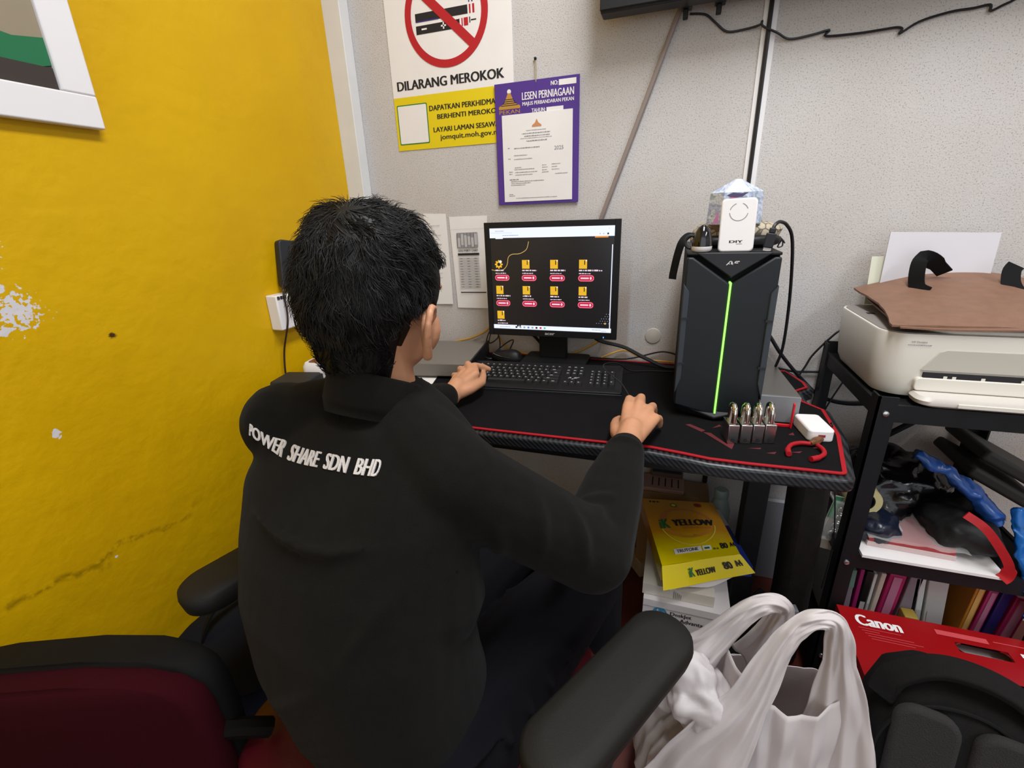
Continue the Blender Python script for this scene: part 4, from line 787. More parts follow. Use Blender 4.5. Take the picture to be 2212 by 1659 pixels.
part('carton_wall', MB().box(cx0, cx1, cy0, cy0 + .004, .12, cz - .004).box(cx0, cx1, cy1 - .004, cy1, 0, cz - .004).box(cx0, cx0 + .004, cy0 + .004, cy1 - .004, 0, cz - .004).box(cx1 - .004, cx1, cy0 + .004, cy1 - .004, 0, cz - .004), M['cred'], t)
part('white_lower_panel', MB().box(cx0, cx1, cy0 - .0005, cy0 + .004, 0, .12), M['hpw'], t)
part('packing', MB().box(cx0 + .006, cx1 - .006, cy0 + .006, cy1 - .006, .01, cz - .03), M['lgrey'], t)

# ---------------------------------------------------------------- stack under the desk
t = thing('printer_carton', 'white printer carton with blue round logo on the floor under the desk', 'box', (.09, -.4, 0))
b = MB().box(-.008, .187, -.545, -.12, 0, .3); b.at(plane((0, -.5452, 0), (1, 0, 0), (0, 0, 1))).use(1).disc(.032, .266, .0165).use(0).text('hp', .0215, .0425, .256, .277, .001, .02, .2)
b.use(2).text('DeskJet', .056, .104, .262, .275, bold=.015).text('Ink Advantage', .056, .145, .245, .26, bold=.015).use(3).text('2776', .151, .174, .247, .256)
for i in range(3): b.scribble(.056, .09, .238 - .005 * i, .0015)
b.use(2).scribble(.112, .132, .205, .003).scribble(.112, .13, .2, .002); b.use(3).line(rrect(.07, .135, .165, .19, .012), .0008).use(2).disc(.1, .12, .004).scribble(.1, .12, .11, .003).scribble(.1, .115, .1, .003)
b.at(plane((-.0082, 0, 0), (0, -1, 0), (0, 0, 1))).use(3)
for i in range(8): b.scribble(.2, .5, .26 - .01 * i, .003)
part('carton', b, [M['hpw'], M['hpb'], M['ink'], M['grey']], t, smooth=0)
part('flap', MB().box(-.008, .187, -.547, -.5455, .282, .301), M['hpw'], t)
b = MB().box(-.012, .15, -.53, -.2, .301, .331); b.at(plane((-.0122, 0, 0), (0, -1, 0), (0, 0, 1))).use(1)
for i in range(28):
    if i % 9 < 7: b.rect(.25 + .0085 * i, .254 + .0085 * i, .306, .306 + random.uniform(.01, .021))
b.at(plane((0, -.5302, 0), (1, 0, 0), (0, 0, 1)))
for i in range(5): b.rect(.06 + .004 * i, .0615 + .004 * i, .304, .326 - .002 * i)
solo('flat_carton', b, [mat('cream_carton', 'd6d0c4', .6), M['grey']], 'flat cream carton with fine print on top of the printer carton', 'box', smooth=0)
b = MB(); b.loft([[V(p) + V((0, 0, z)) for p in ((.05, -.25, .332), (.178, -.215, .332), (.238, -.435, .332), (.10, -.47, .332))] for z in (0, .03)]); i0 = len(b.v)
b.use(1).prism([(.153, -.21), (.1795, -.2135), (.197, -.282), (.168, -.29)], .33, .3625)
solo('blue_ream', b, [mat('blue_wrap', '20358a', .35), M['paper']], 'blue and white ream sticking out under the yellow ream', 'paper ream', smooth=0)
t = thing('yellow_ream', 'yellow paper ream packet on the stack under the desk', 'paper ream', (.09, -.41, .363))
ye = mat('yellow_wrap', 'dcc400', .28, coat=.25); k = NT(ye); x, y, z = k.sep()
TQ = ((-.038, -.284, .408), (.153, -.254, .408), (.2, -.456, .41), (.027, -.549, .41))
k.color(k.mix(k.ramp(k.math('ADD', k.math('ADD', y, k.math('MULTIPLY', x, -.3)), k.math('MULTIPLY', k.noise(9, 3), .05)), -.03, .03), 'dfca00', 'c98a12'))
b = MB(); top = quadmap(*TQ, bulge=.006); bot = quadmap(*[(x, y, .3635) for x, y, z in TQ])
b.slab(lambda u, v: top(u, v), 10, 12, (0, 0, -.044)); part('wrapper', b, ye, t)
fl = quadmap((.027, -.5505, .4095), (.2, -.4575, .4095), (.236, -.468, .372), (.034, -.5755, .362))
b = MB(); b.slab(lambda u, v: fl(u, v, .002 * math.sin(8 * u)), 10, 5, (0, .001, -.0015)); part('torn_flap', b, ye, t, label='torn front flap of the wrapper')
b = MB()
pm_ = [mat('ream_orange', 'cf8a2a', .4), mat('ream_green', '1d6b2e', .4), M['ink'], M['paper'], mat('ream_darkred', '8a1f22', .4), mat('ream_pale', 'e6cf4a', .4), mat('ream_brown', 'b8743a', .4), mat('ream_olive', '5f6a2a', .4)]
b.use(6).disc(.5, .56, .36, .0006, 40, .26); b.use(0).poly([(.5 + .36 * math.cos(R(a)), .56 + .26 * math.sin(R(a))) for a in range(180, 361, 8)] + [(.5 + .36, .56), (.14, .56)], .0008).use(5).ring(.5, .56, .355, .37, .001, 30, 190, 350)
b.use(1).text('iK', .13, .27, .47, .62, .0014, .03).use(2).text('YELLOW', .30, .86, .49, .60, .0014, .03)
b.use(6).scribble(.42, .8, .44, .02, .0014).use(7).disc(.42, .88, .05, .001, 12, .045).use(5).disc(.42, .88, .03, .0013, 12, .025).use(4).disc(.76, .91, .055, .001, 12, .045).use(2).scribble(.1, .25, .93, .03, .001)
b.use(3).rect(.2, .55, .1, .17, .001).rect(.57, .68, .105, .17, .001).use(2).text('TRUTONE', .23, .51, .115, .155, .0016, .01).use(1).scribble(.59, .66, .12, .03, .0016).use(7).scribble(.7, .78, .1, .03, .001)
b.use(2).text('80', .8, .9, .1, .19, .001, .03).text('A4', .93, 1.0, .12, .19, .001, .03)
warp(b, 0, top); i0 = len(b.v)
b.use(1).text('iK', .3, .37, .35, .75, .0022, .03).use(2).text('YELLOW', .38, .62, .35, .62, .0022, .03).text('80', .72, .82, .4, .75, .0022, .03).text('A4', .86, .94, .45, .75, .0022, .03)
warp(b, i0, lambda x, y, z: fl(x, y, z + .002 * math.sin(8 * x))); i0 = len(b.v)
part('print', b, pm_, t, smooth=0)
bs = MB(); bs.slab(lambda u, v: V((lerp(.05, .19, u), lerp(-.552, -.47, u) - .0 - .008 * (1 - v) * math.sin(3 * u), 0)) + V((0, 0, lerp(.345, .366, v) + .006 * math.sin(7 * u))), 10, 3, (0, .06, 0)); part('paper_edge', bs, M['paper'], t, label='white paper sticking out of the torn wrapper')
solo('cardboard_box', MB().box(-.05, .16, -.118, -.02, 0, .33), M['card'], 'brown cardboard box against the wall behind the paper ream', 'box', bevel=.002)
t = thing('plastic_tray', 'pinkish plastic tray with dark slots on the cardboard box under the desk', 'tray', (.025, -.075, .33))
part('tray', MB().box(-.045, .085, -.117, -.03, .3305, .345), mat('pinkish_plastic', 'b08a7c', .5), t, bevel=.003)
b = MB()
for i in range(5): b.box(-.015 + .02 * i, -.011 + .02 * i, -.1, -.05, .345, .3455)
part('slots', b, M['dark'], t); part('cover', MB().box(-.02, .08, -.042, -.032, .345, .385), mat('brown_plastic', '5a463c', .6), t, bevel=.002)
part('dark_bar', MB().box(-.015, .075, -.0435, -.0425, .362, .374), M['ink'], t)
solo('bottle', MB().lathe([(.012, .0), (.03, .004), (.03, .33), (.022, .36), (.016, .372), (.02, .373), (.02, .395), (.016, .4), (.001, .4)], 20, (.185, -.16, 0)), mat('frosted_plastic', '9fb0aa', .3, alpha=.8), 'translucent bottle with pale cap behind the blue ream', 'bottle')
t = thing('power_strip', 'white power strip on the floor by the wall under the desk', 'power strip', (-.045, -.09, 0)); part('body', MB().at(TR(-.035, -.10, 0, 35)).box(-.022, .022, -.04, .04, 0, .06), mat('cream_plastic', 'b8a898', .5), t, bevel=.004)
part('cable', MB().tube(spline([(-.06, -.07, .03), (-.1, -.03, .02), (-.2, -.02, .012), (-.4, -.02, .012)]), .004, 6), M['cable'], t)
solo('power_cable', MB().tube(spline([(.02, -.03, .70), (.03, -.03, .6), (.022, -.03, .5), (.0, -.035, .41), (-.03, -.03, .38), (-.09, -.02, .36), (-.15, -.02, .37)]), .006, 7), M['cable'], 'black power cable hanging on the wall under the desk', 'cable')
solo('drop_cable', MB().tube(spline([(.147, -.03, .70), (.15, -.025, .6), (.15, -.02, .45), (.15, -.012, .33)]), .008, 7), M['cable'], 'thick black cable running down the wall behind the paper ream', 'cable')

# ---------------------------------------------------------------- white carrier bag and contents
def folds(p, amp, f=38, seed=0): return amp * noise.noise(V((p[0] * f, p[1] * f, p[2] * 5 + seed)))
t = thing('carrier_bag', 'white plastic carrier bag standing with its two handles up', 'bag', (.19, -.76, 0))
rings = []
N = 144
BR_ = ((0.001, .13, .09, .19, -.745), (.03, .175, .115, .19, -.745), (.12, .19, .125, .185, -.75), (.22, .183, .125, .19, -.76), (.30, .165, .115, .20, -.77), (.36, .148, .10, .208, -.775), (.405, .135, .085, .213, -.78))
BR2 = []
for r0, r1 in zip(BR_, BR_[1:]): BR2 += [tuple(lerp(a_, c_, k_ / 4) for a_, c_ in zip(r0, r1)) for k_ in range(4)]
for z, ax, ay, cx, cy in BR2 + [BR_[-1]]:
    rg = []
    for i in range(N):
        q = 2 * math.pi * i / N; c, s = math.cos(q), math.sin(q); sg = lambda x: math.copysign(abs(x) ** .75, x)
        tri = abs(((q * 2.6 + .8 * noise.noise(V((c * 2, s * 2, z * 3)))) % 1) * 2 - 1) - .5; f = 1 + .10 * min(1, .3 + z * 2) * noise.noise(V((c * 4.2, s * 4.2, z * 1.5))) + .11 * tri * min(1, z * 2.6) + .03 * noise.noise(V((c * 11, s * 11, z * 16)))
        dip = -(.15 * abs(s) if s < 0 else .05 * s * s) * (z / .405) ** 5
        rg.append((cx + ax * sg(c) * f, cy + ay * sg(s) * f, z + (0 if z < .28 else dip)))
    rings.append(rg)
b = MB(); b.loft(rings, cap=False); part('body', b, M['poly'], t, smooth=180, mods=[('SOLIDIFY', dict(thickness=.0012))])
def handle(path, ws, up, seed):
    b = MB(); P = spline(path, 9); n = len(P); rings = []; m = 34
    for i, p in enumerate(P):
        tt = (P[min(i + 1, n - 1)] - P[max(i - 1, 0)]).normalized(); u = V(up); u = (u - tt * u.dot(tt)).normalized(); w = tt.cross(u); k_ = i / (n - 1) * (len(ws) - 1); a = int(min(k_, len(ws) - 2)); ww = lerp(ws[a], ws[a + 1], k_ - a) / 2
        rg = []
        for j in range(m):
            s = lerp(-1, 1, j / (m - 1)); pl = abs(((s * 1.25 + seed * .37 + .55 * noise.noise(V((i * .07, seed, s * 1.5)))) % 1) * 2 - 1) - .5
            rg.append(p + w * ww * s * (1 + .08 * noise.noise(V((i * .2, seed, 3)))) + u * (pl * .013 * min(1, ww * 20) + .010 * (1 - s * s) + .006 * noise.noise(V((i * .16, s * 3, seed + 7)))))
        rings.append(rg)
    b.add([q for r in rings for q in r], [(i * m + j, i * m + j + 1, (i + 1) * m + j + 1, (i + 1) * m + j) for i in range(n - 1) for j in range(m - 1)])
    return part('handle', b, M['poly'], t, smooth=180, mods=[('SOLIDIFY', dict(thickness=.0012, offset=0))])
def front(u, v):
    x = lerp(.135, .325, u); zt = .425 + .055 * abs(2 * u - 1) ** 2; tri = abs(((u * 5 + .7 * noise.noise(V((u * 3, v * 1.2, 5)))) % 1) * 2 - 1) - .5
    return (x, -.862 - .022 * math.sin(math.pi * u) + .03 * v * v + tri * .010 * (.4 + .6 * v) + .008 * noise.noise(V((u * 6, v * 5, 9))) + .03 * (2 * abs(u - .5)) ** 3, lerp(.004, zt, v))
b = MB(); b.grid(front, 70, 40); part('front_panel', b, M['poly'], t, smooth=180, mods=[('SOLIDIFY', dict(thickness=.0012))])
handle([(.045, -.80, .30), (.065, -.80, .39), (.11, -.795, .47), (.155, -.79, .545), (.185, -.785, .572), (.21, -.775, .566), (.222, -.75, .53), (.215, -.73, .45), (.20, -.71, .36)], [.11, .09, .05, .034, .030, .030, .034, .05, .08], (-.35, -.75, .5), 0)
handle([(.085, -.895, .20), (.12, -.885, .32), (.165, -.865, .44), (.198, -.845, .545), (.222, -.835, .588), (.25, -.83, .605), (.272, -.825, .59), (.288, -.82, .52), (.305, -.825, .40), (.315, -.84, .24)], [.15, .11, .06, .036, .030, .030, .031, .045, .09, .15], (-.15, -.9, .35), 1)
solo('knotted_bag', MB().ell((.10, -.83, .375), (.05, .05, .08), 64, 44, Matrix.Rotation(R(-14), 3, 'Y'), .85, .34, 9, 20), M['poly'], 'small crumpled white bag bulging out of the carrier bag', 'bag', smooth=180)

# ---------------------------------------------------------------- black backpack at the right
t = thing('backpack', 'black backpack standing on the floor in front of the red carton', 'backpack', (.49, -.78, 0))
A = TR(.487, -.80, .02, -12, -12)
def bp(s, z, w=.122, d=.08): return [(x * s, y * s, z * .94) for x, y in rrect(-w, w, -d, d, .06, 6)]
part('body', MB().at(A).loft([bp(.9, 0), bp(1, .02), bp(1.03, .15), bp(1.02, .3), bp(.95, .37), bp(.84, .42), bp(.6, .45), bp(.2, .46)]), M['blackfab'], t, smooth=180)
for x in (-.062, .036): part('back_pad', MB().at(A @ Matrix.Translation((x + .01, -.079, .235)) @ Matrix.Rotation(R(90), 4, 'X')).prism(rrect(-.042, .042, -.2, .165, .03), -.010, .010), mat('pad_mesh', '262424', .95, bump=.5, bscale=500), t, bevel=.008)
part('top_handle', MB().at(A).ribbon(spline([(-.108, -.05, .375), (-.095, -.05, .42), (-.05, -.05, .458), (.005, -.05, .465), (.06, -.05, .446), (.10, -.05, .40), (.118, -.05, .335)], 6), .04, .014, (0, -.35, .95)), M['blackfab'], t, bevel=.004)
part('side_strap', MB().at(A).tube(spline([(.112, -.06, .34), (.135, -.07, .28), (.14, -.08, .2), (.135, -.085, .1), (.13, -.085, .02)]), .016, 8, flat=.5), M['blackfab'], t)
part('piping', MB().at(A).tube(spline([(-.112, -.082, .02), (-.112, -.084, .25), (-.10, -.08, .345), (-.05, -.07, .40), (.03, -.066, .403), (.085, -.078, .345), (.112, -.084, .24), (.112, -.084, .02)], 6), .003, 6), M['blackm'], t)

# ---------------------------------------------------------------- maroon chair and navy bag at the left
t = thing('maroon_chair', 'maroon upholstered chair with black edged backrest at the lower left', 'chair', (-.75, -1.35, 0))
A = TR(-.80, -1.235, -.106, 17)
def bk(z, s, dy): return [(x * s, dy + y, z) for x, y in rrect(-.25, .25, -.022, .022, .02)]
prof = [(.40, .80), (.44, .93), (.52, 1.0), (.6, 1.0), (.65, .985), (.68, .95), (.70, .86), (.712, .68), (.716, .3)]
part('back_shell', MB().at(A).loft([[(x, y + .012, z + .012 * math.cos(x * 8) + .11 * x) for x, y, _ in bk(z, s, .0)] for z, s in prof]), mat('chair_black_edge', '0d0c0c', .75, spec=.15), t, smooth=60)
part('back_cushion', MB().at(A).loft([[(x * .98, y - .018, z - .010 + .012 * math.cos(x * 8) + .11 * x) for x, y, _ in bk(z, s, .0)] for z, s in prof]), M['maroon'], t, smooth=60)
def seat(u, v): return (lerp(-.25, .25, u), lerp(-.45, -.055, v), .455 + .02 * math.sin(math.pi * u) + .012 * noise.noise(V((u * 5, v * 5, 4))) + .03 * v * abs(noise.noise(V((u * 9, 1, 2)))))
part('seat', MB().at(A).slab(seat, 30, 20, (0, 0, -.08)), M['vinyl'], t, smooth=60)
part('back_bracket', MB().at(A).box(-.04, .04, -.06, .045, .36, .5), M['metal'], t, bevel=.006)
for sx in (-.21, .21):
    for yy in (-.42, -.04): part('leg', MB().at(A).tube([(sx, yy, .40), (sx * 1.08, yy * 1.03, 0)], .012, 10), M['metal'], t)
part('rail', MB().at(A).tube([(-.21, -.42, .375), (.21, -.42, .375), (.21, -.04, .375), (-.21, -.04, .375)], .01, 8, close=True), M['metal'], t)
part('arm_bracket', MB().tube([(-.53, -1.135, .46), (-.552, -1.16, .485), (-.585, -1.185, .50)], .014, 8), mat('brown_tube', '0f0b08', .7, spec=.1), t)
t = thing('navy_bag', 'navy blue bag with a black handle on the floor by the yellow wall', 'bag', (-.9, -.84, 0))
part('body', MB().loft([[(-.885 + x * s, -.83 + y * s, z) for x, y in rrect(-.15, .17, -.22, .15, .06, 5)] for z, s in ((0, .9), (.03, 1), (.2, 1.0), (.28, .9), (.32, .7), (.33, .3))]), M['navy'], t, smooth=60)
part('top_panel', MB().loft([[(-.885 + x * s, -.83 + y * s, z) for x, y in rrect(-.15, .17, -.22, .15, .06, 5)] for z, s in ((.285, .905), (.322, .715), (.334, .3))]), mat('dark_navy_panel', '12141b', .9, spec=.2), t, smooth=60)
part('handle', MB().ribbon(spline([(-.93, -.98, .27), (-.92, -.965, .34), (-.91, -.93, .385), (-.90, -.89, .395), (-.89, -.83, .38), (-.88, -.78, .33)], 6), .022, .005, (-.5, -.5, .7)), M['blackm'], t)
# ---------------------------------------------------------------- office chair
t = thing('office_chair', 'black armchair with padded armrests and maroon seat under the person', 'chair', (-.345, -.95, 0))
A = TR(-.355, -.97, 0, -26)
part('seat', MB().at(A).loft([[(x * s, y * s, z) for x, y in rrect(-.17, .24, -.28, .25, .10, 6)] for z, s in ((.385, .92), (.40, 1), (.425, 1.0), (.438, .96), (.444, .8), (.444, .2))]), M['vinyl'], t, smooth=60)
part('seat_pan', MB().at(A).box(-.15, .15, -.15, .15, .38, .405), M['metal'], t, bevel=.005)
part('gas_column', MB().at(A).lathe([(.025, .1), (.025, .25), (.016, .25), (.016, .385)], 20), M['metal'], t)
for i in range(5):
    a = R(72 * i + 20); p = part('base_leg', MB().at(A).tube([(0, 0, .1), (.15 * math.cos(a), .15 * math.sin(a), .09), (.29 * math.cos(a), .29 * math.sin(a), .066)], [.03, .022, .016], 8), M['black'], t)
    part('castor', MB().at(A @ Matrix.Translation((.29 * math.cos(a), .29 * math.sin(a), .0265)) @ Matrix.Rotation(a, 4, 'Z') @ Matrix.Rotation(R(90), 4, 'X')).lathe([(.008, -.02), (.026, -.018), (.0265, 0), (.026, .018), (.008, .02)], 20), M['blackm'], p)
def armrest(x, y, rz, z, lx):
    A2 = TR(x, y, 0, rz)
    p = part('armrest', MB().at(A2).loft([[(a * s, b_ * s2, zz) for a, b_ in rrect(-.043, .043, -.14, .14, .04, 8)] for zz, s, s2 in ((z - .042, .72, .9), (z - .034, .92, .975), (z - .016, 1, 1), (z - .005, .97, .99), (z, .86, .96), (z + .0015, .5, .8))]), M['pu'], t, smooth=60)
    part('armrest_support', MB().at(A2).tube([(0, -.02, z - .04), (0, -.03, z - .12), (lx * .25, -.03, .43), (lx, -.03, .40)], [.02, .02, .018, .016], 10), M['black'], t)
armrest(-.028, -1.062, -29, .66, -.17)
armrest(-.632, -.985, -16, .66, .2)
# ---------------------------------------------------------------- the person
def capsule(mb, p0, p1, r0, r1, n=14):
    p0, p1 = V(p0), V(p1); ax = p1 - p0; L = ax.length; ax = ax.normalized() if L > 1e-6 else V((0, 0, 1)); a = ax.orthogonal().normalized(); b_ = ax.cross(a); rings = []
    for k in range(1, 5): q = math.pi / 2 * k / 4; rings.append((p0 - ax * r0 * math.cos(q), r0 * math.sin(q)))
    for k in range(4): q = math.pi / 2 * k / 4; rings.append((p1 + ax * r1 * math.sin(q), r1 * math.cos(q)))
    mb.loft([[c + (a * math.cos(w) + b_ * math.sin(w)) * r for w in [2 * math.pi * i / n for i in range(n)]] for c, r in rings])
def chain(mb, pts, rs, n=14):
    for i in range(len(pts) - 1): capsule(mb, pts[i], pts[i + 1], rs[i], rs[i + 1], n)
def torso(mb, rings, grow=0, n=40, e=.8):
    sg = lambda x: math.copysign(abs(x) ** e, x); out = []
    for (x, y, z, a, b_, yaw, pitch) in rings:
        c, s = math.cos(R(yaw)), math.sin(R(yaw)); out.append([])
        for i in range(n):
            q = 2 * math.pi * i / n; u = sg(math.cos(q)) * (a + grow); v = sg(math.sin(q)) * (b_ + grow)
            out[-1].append((x + u * c + v * s, y - u * s + v * c, z + v * pitch))
    mb.loft(out)
SHR, SHL = V((-.226, -1.035, .886)), V((-.53, -.985, .905))
ELR, WRR = V((-.080, -.925, .727)), V((-.058, -.668, .772))
ELL_, WRL = V((-.575, -.76, .80)), V((-.497, -.520, .772))
HIPR, HIPL = V((-.235, -1.085, .50)), V((-.385, -1.02, .50))
KNR, KNL = V((-.112, -.755, .525)), V((-.27, -.68, .53))
ANR, ANL = V((-.10, -.67, .10)), V((-.265, -.58, .10))
TOR = [(-.355, -1.05, .44, .16, .12, 22, 0), (-.362, -1.06, .52, .172, .13, 20, 0), (-.372, -1.075, .62, .172, .125, 17, 0), (-.378, -1.075, .72, .17, .115, 14, .05), (-.379, -1.055, .80, .172, .108, 12, .12), (-.379, -1.03, .865, .180, .098, 10, .2), (-.372, -1.01, .905, .172, .086, 10, .3), (-.368, -.995, .935, .125, .073, 10, .35), (-.37, -.985, .958, .08, .062, 10, .35)]
NB = V((-.368, -.962, .945))
HC = V((-.371, -.948, 1.10))
HM = Matrix.Translation(HC) @ Matrix.Rotation(R(-6), 4, 'Z') @ Matrix.Rotation(R(-10), 4, 'X')
def H(x, y, z): return HM @ V((x, y, z))
b = MB()
torso(b, TOR, -.022)
chain(b, [SHR, ELR, WRR], [.046, .04, .027]); chain(b, [SHL, ELL_, WRL], [.046, .04, .027])
chain(b, [NB, H(0, -.02, -.06)], [.05, .05])
b.ell(H(0, 0, 0), (.073, .092, .086), 28, 18, HM.to_3x3()); b.ell(H(0, .03, -.05), (.064, .062, .066), 24, 14, HM.to_3x3()); b.ell(H(0, .058, -.088), (.032, .03, .022), 16, 10, HM.to_3x3())
chain(b, [H(0, .093, -.012), H(0, .106, -.04)], [.008, .012]); b.ell(H(0, .104, -.043), (.017, .01, .009), 12, 8, HM.to_3x3())
for s in (-1, 1):
    b.ell(H(.034 * s, .058, -.055), (.026, .032, .036), 12, 8, HM.to_3x3()); chain(b, [H(.012 * s, .094, .006), H(.045 * s, .082, .006)], [.008, .007]); b.ell(H(.029 * s, .077, -.012), (.013, .011, .012), 12, 8, HM.to_3x3())
    chain(b, [H(.018 * s * 0, .094, -.066), H(.02 * s, .088, -.067)], [.007, .005])
    E = Matrix.Rotation(R(-24 * s), 3, 'Z'); q = HM.to_3x3() @ E
    pts = [H(.071 * s + s * .010 * max(0, math.sin(t_)) + .004 * s, -.006 + .019 * math.cos(t_ + 1.1), -.040 + .032 * math.sin(t_ + 1.1) - .004) for t_ in [x_ * .42 for x_ in range(0, 13)]]
    # ear: curved rim, bowl and lobe
    rim = [H(s * (.078 + d), y_, z_) for y_, z_, d in ((.012, -.032, .0), (.014, -.02, .006), (.006, -.010, .012), (-.006, -.008, .017), (-.016, -.015, .021), (-.019, -.029, .021), (-.015, -.045, .017), (-.006, -.060, .011), (.003, -.070, .005), (.007, -.064, .001))]; rim = [p_ - HM.to_3x3() @ V((0, 0, .012)) for p_ in rim]
    chain(b, rim, [.0045, .0048, .005, .005, .0052, .0052, .0055, .0065, .0075, .005], 10)
    b.ell(H(s * .083, -.002, -.048), (.006, .015, .026), 14, 10, HM.to_3x3() @ Matrix.Rotation(R(28 * s), 3, 'Z'))
def hand(b, W_, mcp, fing, thumb):
    capsule(b, W_, W_ + (V(mcp[1]) - W_) * .35, .026, .024)
    for m in mcp: capsule(b, W_ + (V(m) - W_) * .15, m, .0185, .0115)
    for m, n_ in zip(mcp, mcp[1:]): capsule(b, V(m).lerp(W_, .3), V(n_).lerp(W_, .3), .0135, .0135)
    for m, f_, r in zip(mcp, fing, (.0098, .0102, .0096, .0084)): chain(b, [m] + f_, [r * 1.12, r, r * .93, r * .78], 12)
    chain(b, [W_.lerp(V(thumb[0]), .4)] + thumb, [.018, .0145, .0115, .0105, .0088], 12)
RM = [(-.070, -.548, .80), (-.047, -.543, .804), (-.027, -.553, .798), (-.014, -.572, .788)]
RF = [[(-.071, -.502, .797), (-.070, -.478, .777), (-.069, -.466, .757)], [(-.047, -.492, .799), (-.046, -.466, .777), (-.046, -.455, .757)], [(-.021, -.512, .789), (-.019, -.489, .768), (-.019, -.479, .753)], [(-.006, -.541, .775), (-.004, -.523, .757), (-.004, -.514, .747)]]
hand(b, WRR, RM, RF, [(-.082, -.622, .772), (-.090, -.582, .768), (-.092, -.545, .760), (-.088, -.515, .753)])
LM = [(-.466, -.428, .800), (-.485, -.418, .803), (-.503, -.422, .798), (-.518, -.434, .788)]
LF = [[(-.488, -.382, .806), (-.475, -.356, .795), (-.463, -.343, .785)], [(-.511, -.374, .806), (-.513, -.349, .79), (-.507, -.334, .777)], [(-.528, -.388, .796), (-.532, -.366, .776), (-.53, -.354, .757)], [(-.538, -.408, .784), (-.542, -.391, .765), (-.54, -.382, .748)]]
hand(b, WRL, LM, LF, [(-.463, -.475, .776), (-.452, -.425, .776), (-.463, -.388, .779), (-.472, -.364, .779)])
chain(b, [HIPR, KNR, ANR, ANR + V((.03, .13, -.06))], [.06, .045, .032, .028]); chain(b, [HIPL, KNL, ANL, ANL + V((.03, .13, -.06))], [.06, .045, .032, .028])
REM = lambda v, it=4: [('REMESH', dict(mode='VOXEL', voxel_size=v, use_smooth_shade=True)), ('SMOOTH', dict(factor=.5, iterations=it))]
person = solo('person', b, M['skin'], 'person with short black hair and black jacket seated typing at the desk, seen from behind', 'person', smooth=180, mods=REM(.0032, 5))
# eyes, brows and lips on the face turned to the monitor
eb = MB()
for s in (-1, 1): eb.use(0).ell(H(.028 * s, .0875, -.013), (.011, .006, .0065), 14, 8, HM.to_3x3()).use(1).ell(H(.028 * s, .0925, -.013), (.0048, .0022, .0048), 12, 6, HM.to_3x3()); eb.tube([H(.014 * s, .1015, .008), H(.03 * s, .0975, .013), H(.041 * s, .0905, .008)], .0025, 6)
part('eyes', eb, [M['white'], M['hair']], person, smooth=180)
part('lips', MB().tube([H(-.022, .094, -.069), H(0, .103, -.066), H(.022, .094, -.069)], .0042, 8), mat('lips', '9a5a4c', .5), person)

# trousers and shoes
b = MB(); torso(b, TOR[:2] + [(-.31, -1.07, .56, .16, .12, 20, 0)], -.008)
chain(b, [HIPR, HIPR.lerp(KNR, .5) + V((0, 0, .012)), KNR, KNR.lerp(ANR, .45), ANR], [.088, .082, .068, .062, .052]); chain(b, [HIPL, HIPL.lerp(KNL, .5) + V((0, 0, .012)), KNL, KNL.lerp(ANL, .45), ANL], [.088, .082, .068, .062, .052])
for k_ in range(4):   # soft creases over the lap
    c0 = HIPR.lerp(KNR, .12 + .13 * k_); chain(b, [c0 + V((.07, -.05, .045)), c0 + V((.0, .0, .084)), c0 + V((-.06, .04, .055))], [.008, .011, .006], 8)
part('trousers', b, M['trouser'], person, smooth=180, mods=REM(.006, 5))
for s, A_ in (('r', ANR), ('l', ANL)):
    sh_ = MB(); A2 = Matrix.Translation((A_.x, A_.y, 0)) @ Matrix.Rotation(R(-14), 4, 'Z')
    sh_.at(A2).loft([[(x * w, .07 + y * l, z) for x, y in rrect(-.045, .045, -.135, .135, .043, 6)] for z, w, l in ((0.001, 1, 1), (.025, 1.02, 1), (.045, .95, .96))]).loft([[(x * w, o + y * l, z) for x, y in rrect(-.045, .045, -.135, .135, .043, 6)] for z, w, l, o in ((.04, .95, .95, .07), (.07, .85, .7, .04), (.10, .75, .45, .0))])
    part('shoe', sh_, M['black'], person, smooth=60)

# jacket
b = MB(); torso(b, TOR[1:])
CUFR = WRR + (ELR - WRR).normalized() * .022; CUFL = WRL + (ELL_ - WRL).normalized() * .022
chain(b, [SHR, SHR.lerp(ELR, .5), ELR, ELR.lerp(WRR, .55), CUFR], [.056, .057, .058, .05, .036]); chain(b, [SHL, SHL.lerp(ELL_, .5), ELL_, ELL_.lerp(WRL, .55), CUFL], [.062, .062, .056, .048, .037])
capsule(b, SHR, NB, .058, .05); capsule(b, SHL, NB, .055, .05); capsule(b, SHR + V((-.035, -.02, -.04)), V((-.27, -1.07, .74)), .055, .08); capsule(b, SHL + V((.03, -.015, -.04)), V((-.44, -1.04, .74)), .06, .085)
def ridge(pts, r): chain(b, spline(pts, 4), [r * (.35 + .65 * math.sin(math.pi * i / (4 * (len(pts) - 1)))) for i in range(4 * (len(pts) - 1) + 1)], 8)
def wrap_fold(p0, p1, t0, t1, rad, a0, a1, r):
    """a crease running around a limb from station t0 to t1 while turning from angle a0 to a1"""
    p0, p1 = V(p0), V(p1); ax = (p1 - p0).normalized(); u = V((0, 0, 1)); u = (u - ax * u.dot(ax)).normalized(); w = ax.cross(u); q = []
    for k_ in range(6):
        t_ = k_ / 5; a = R(lerp(a0, a1, t_)); rr = rad - r * .25 - .006 * abs(2 * t_ - 1) ** 2; q.append(p0.lerp(p1, lerp(t0, t1, t_)) + (u * math.cos(a) + w * math.sin(a)) * rr)
    ridge(q, r)
for t0, t1, a0, a1, r in ((.25, .60, 20, 130, .009), (.50, .9, 10, 120, .010), (1.0, .75, -60, 40, .009), (.15, .45, 80, 170, .009)): wrap_fold(SHR, ELR, t0, t1, .057, a0, a1, r)
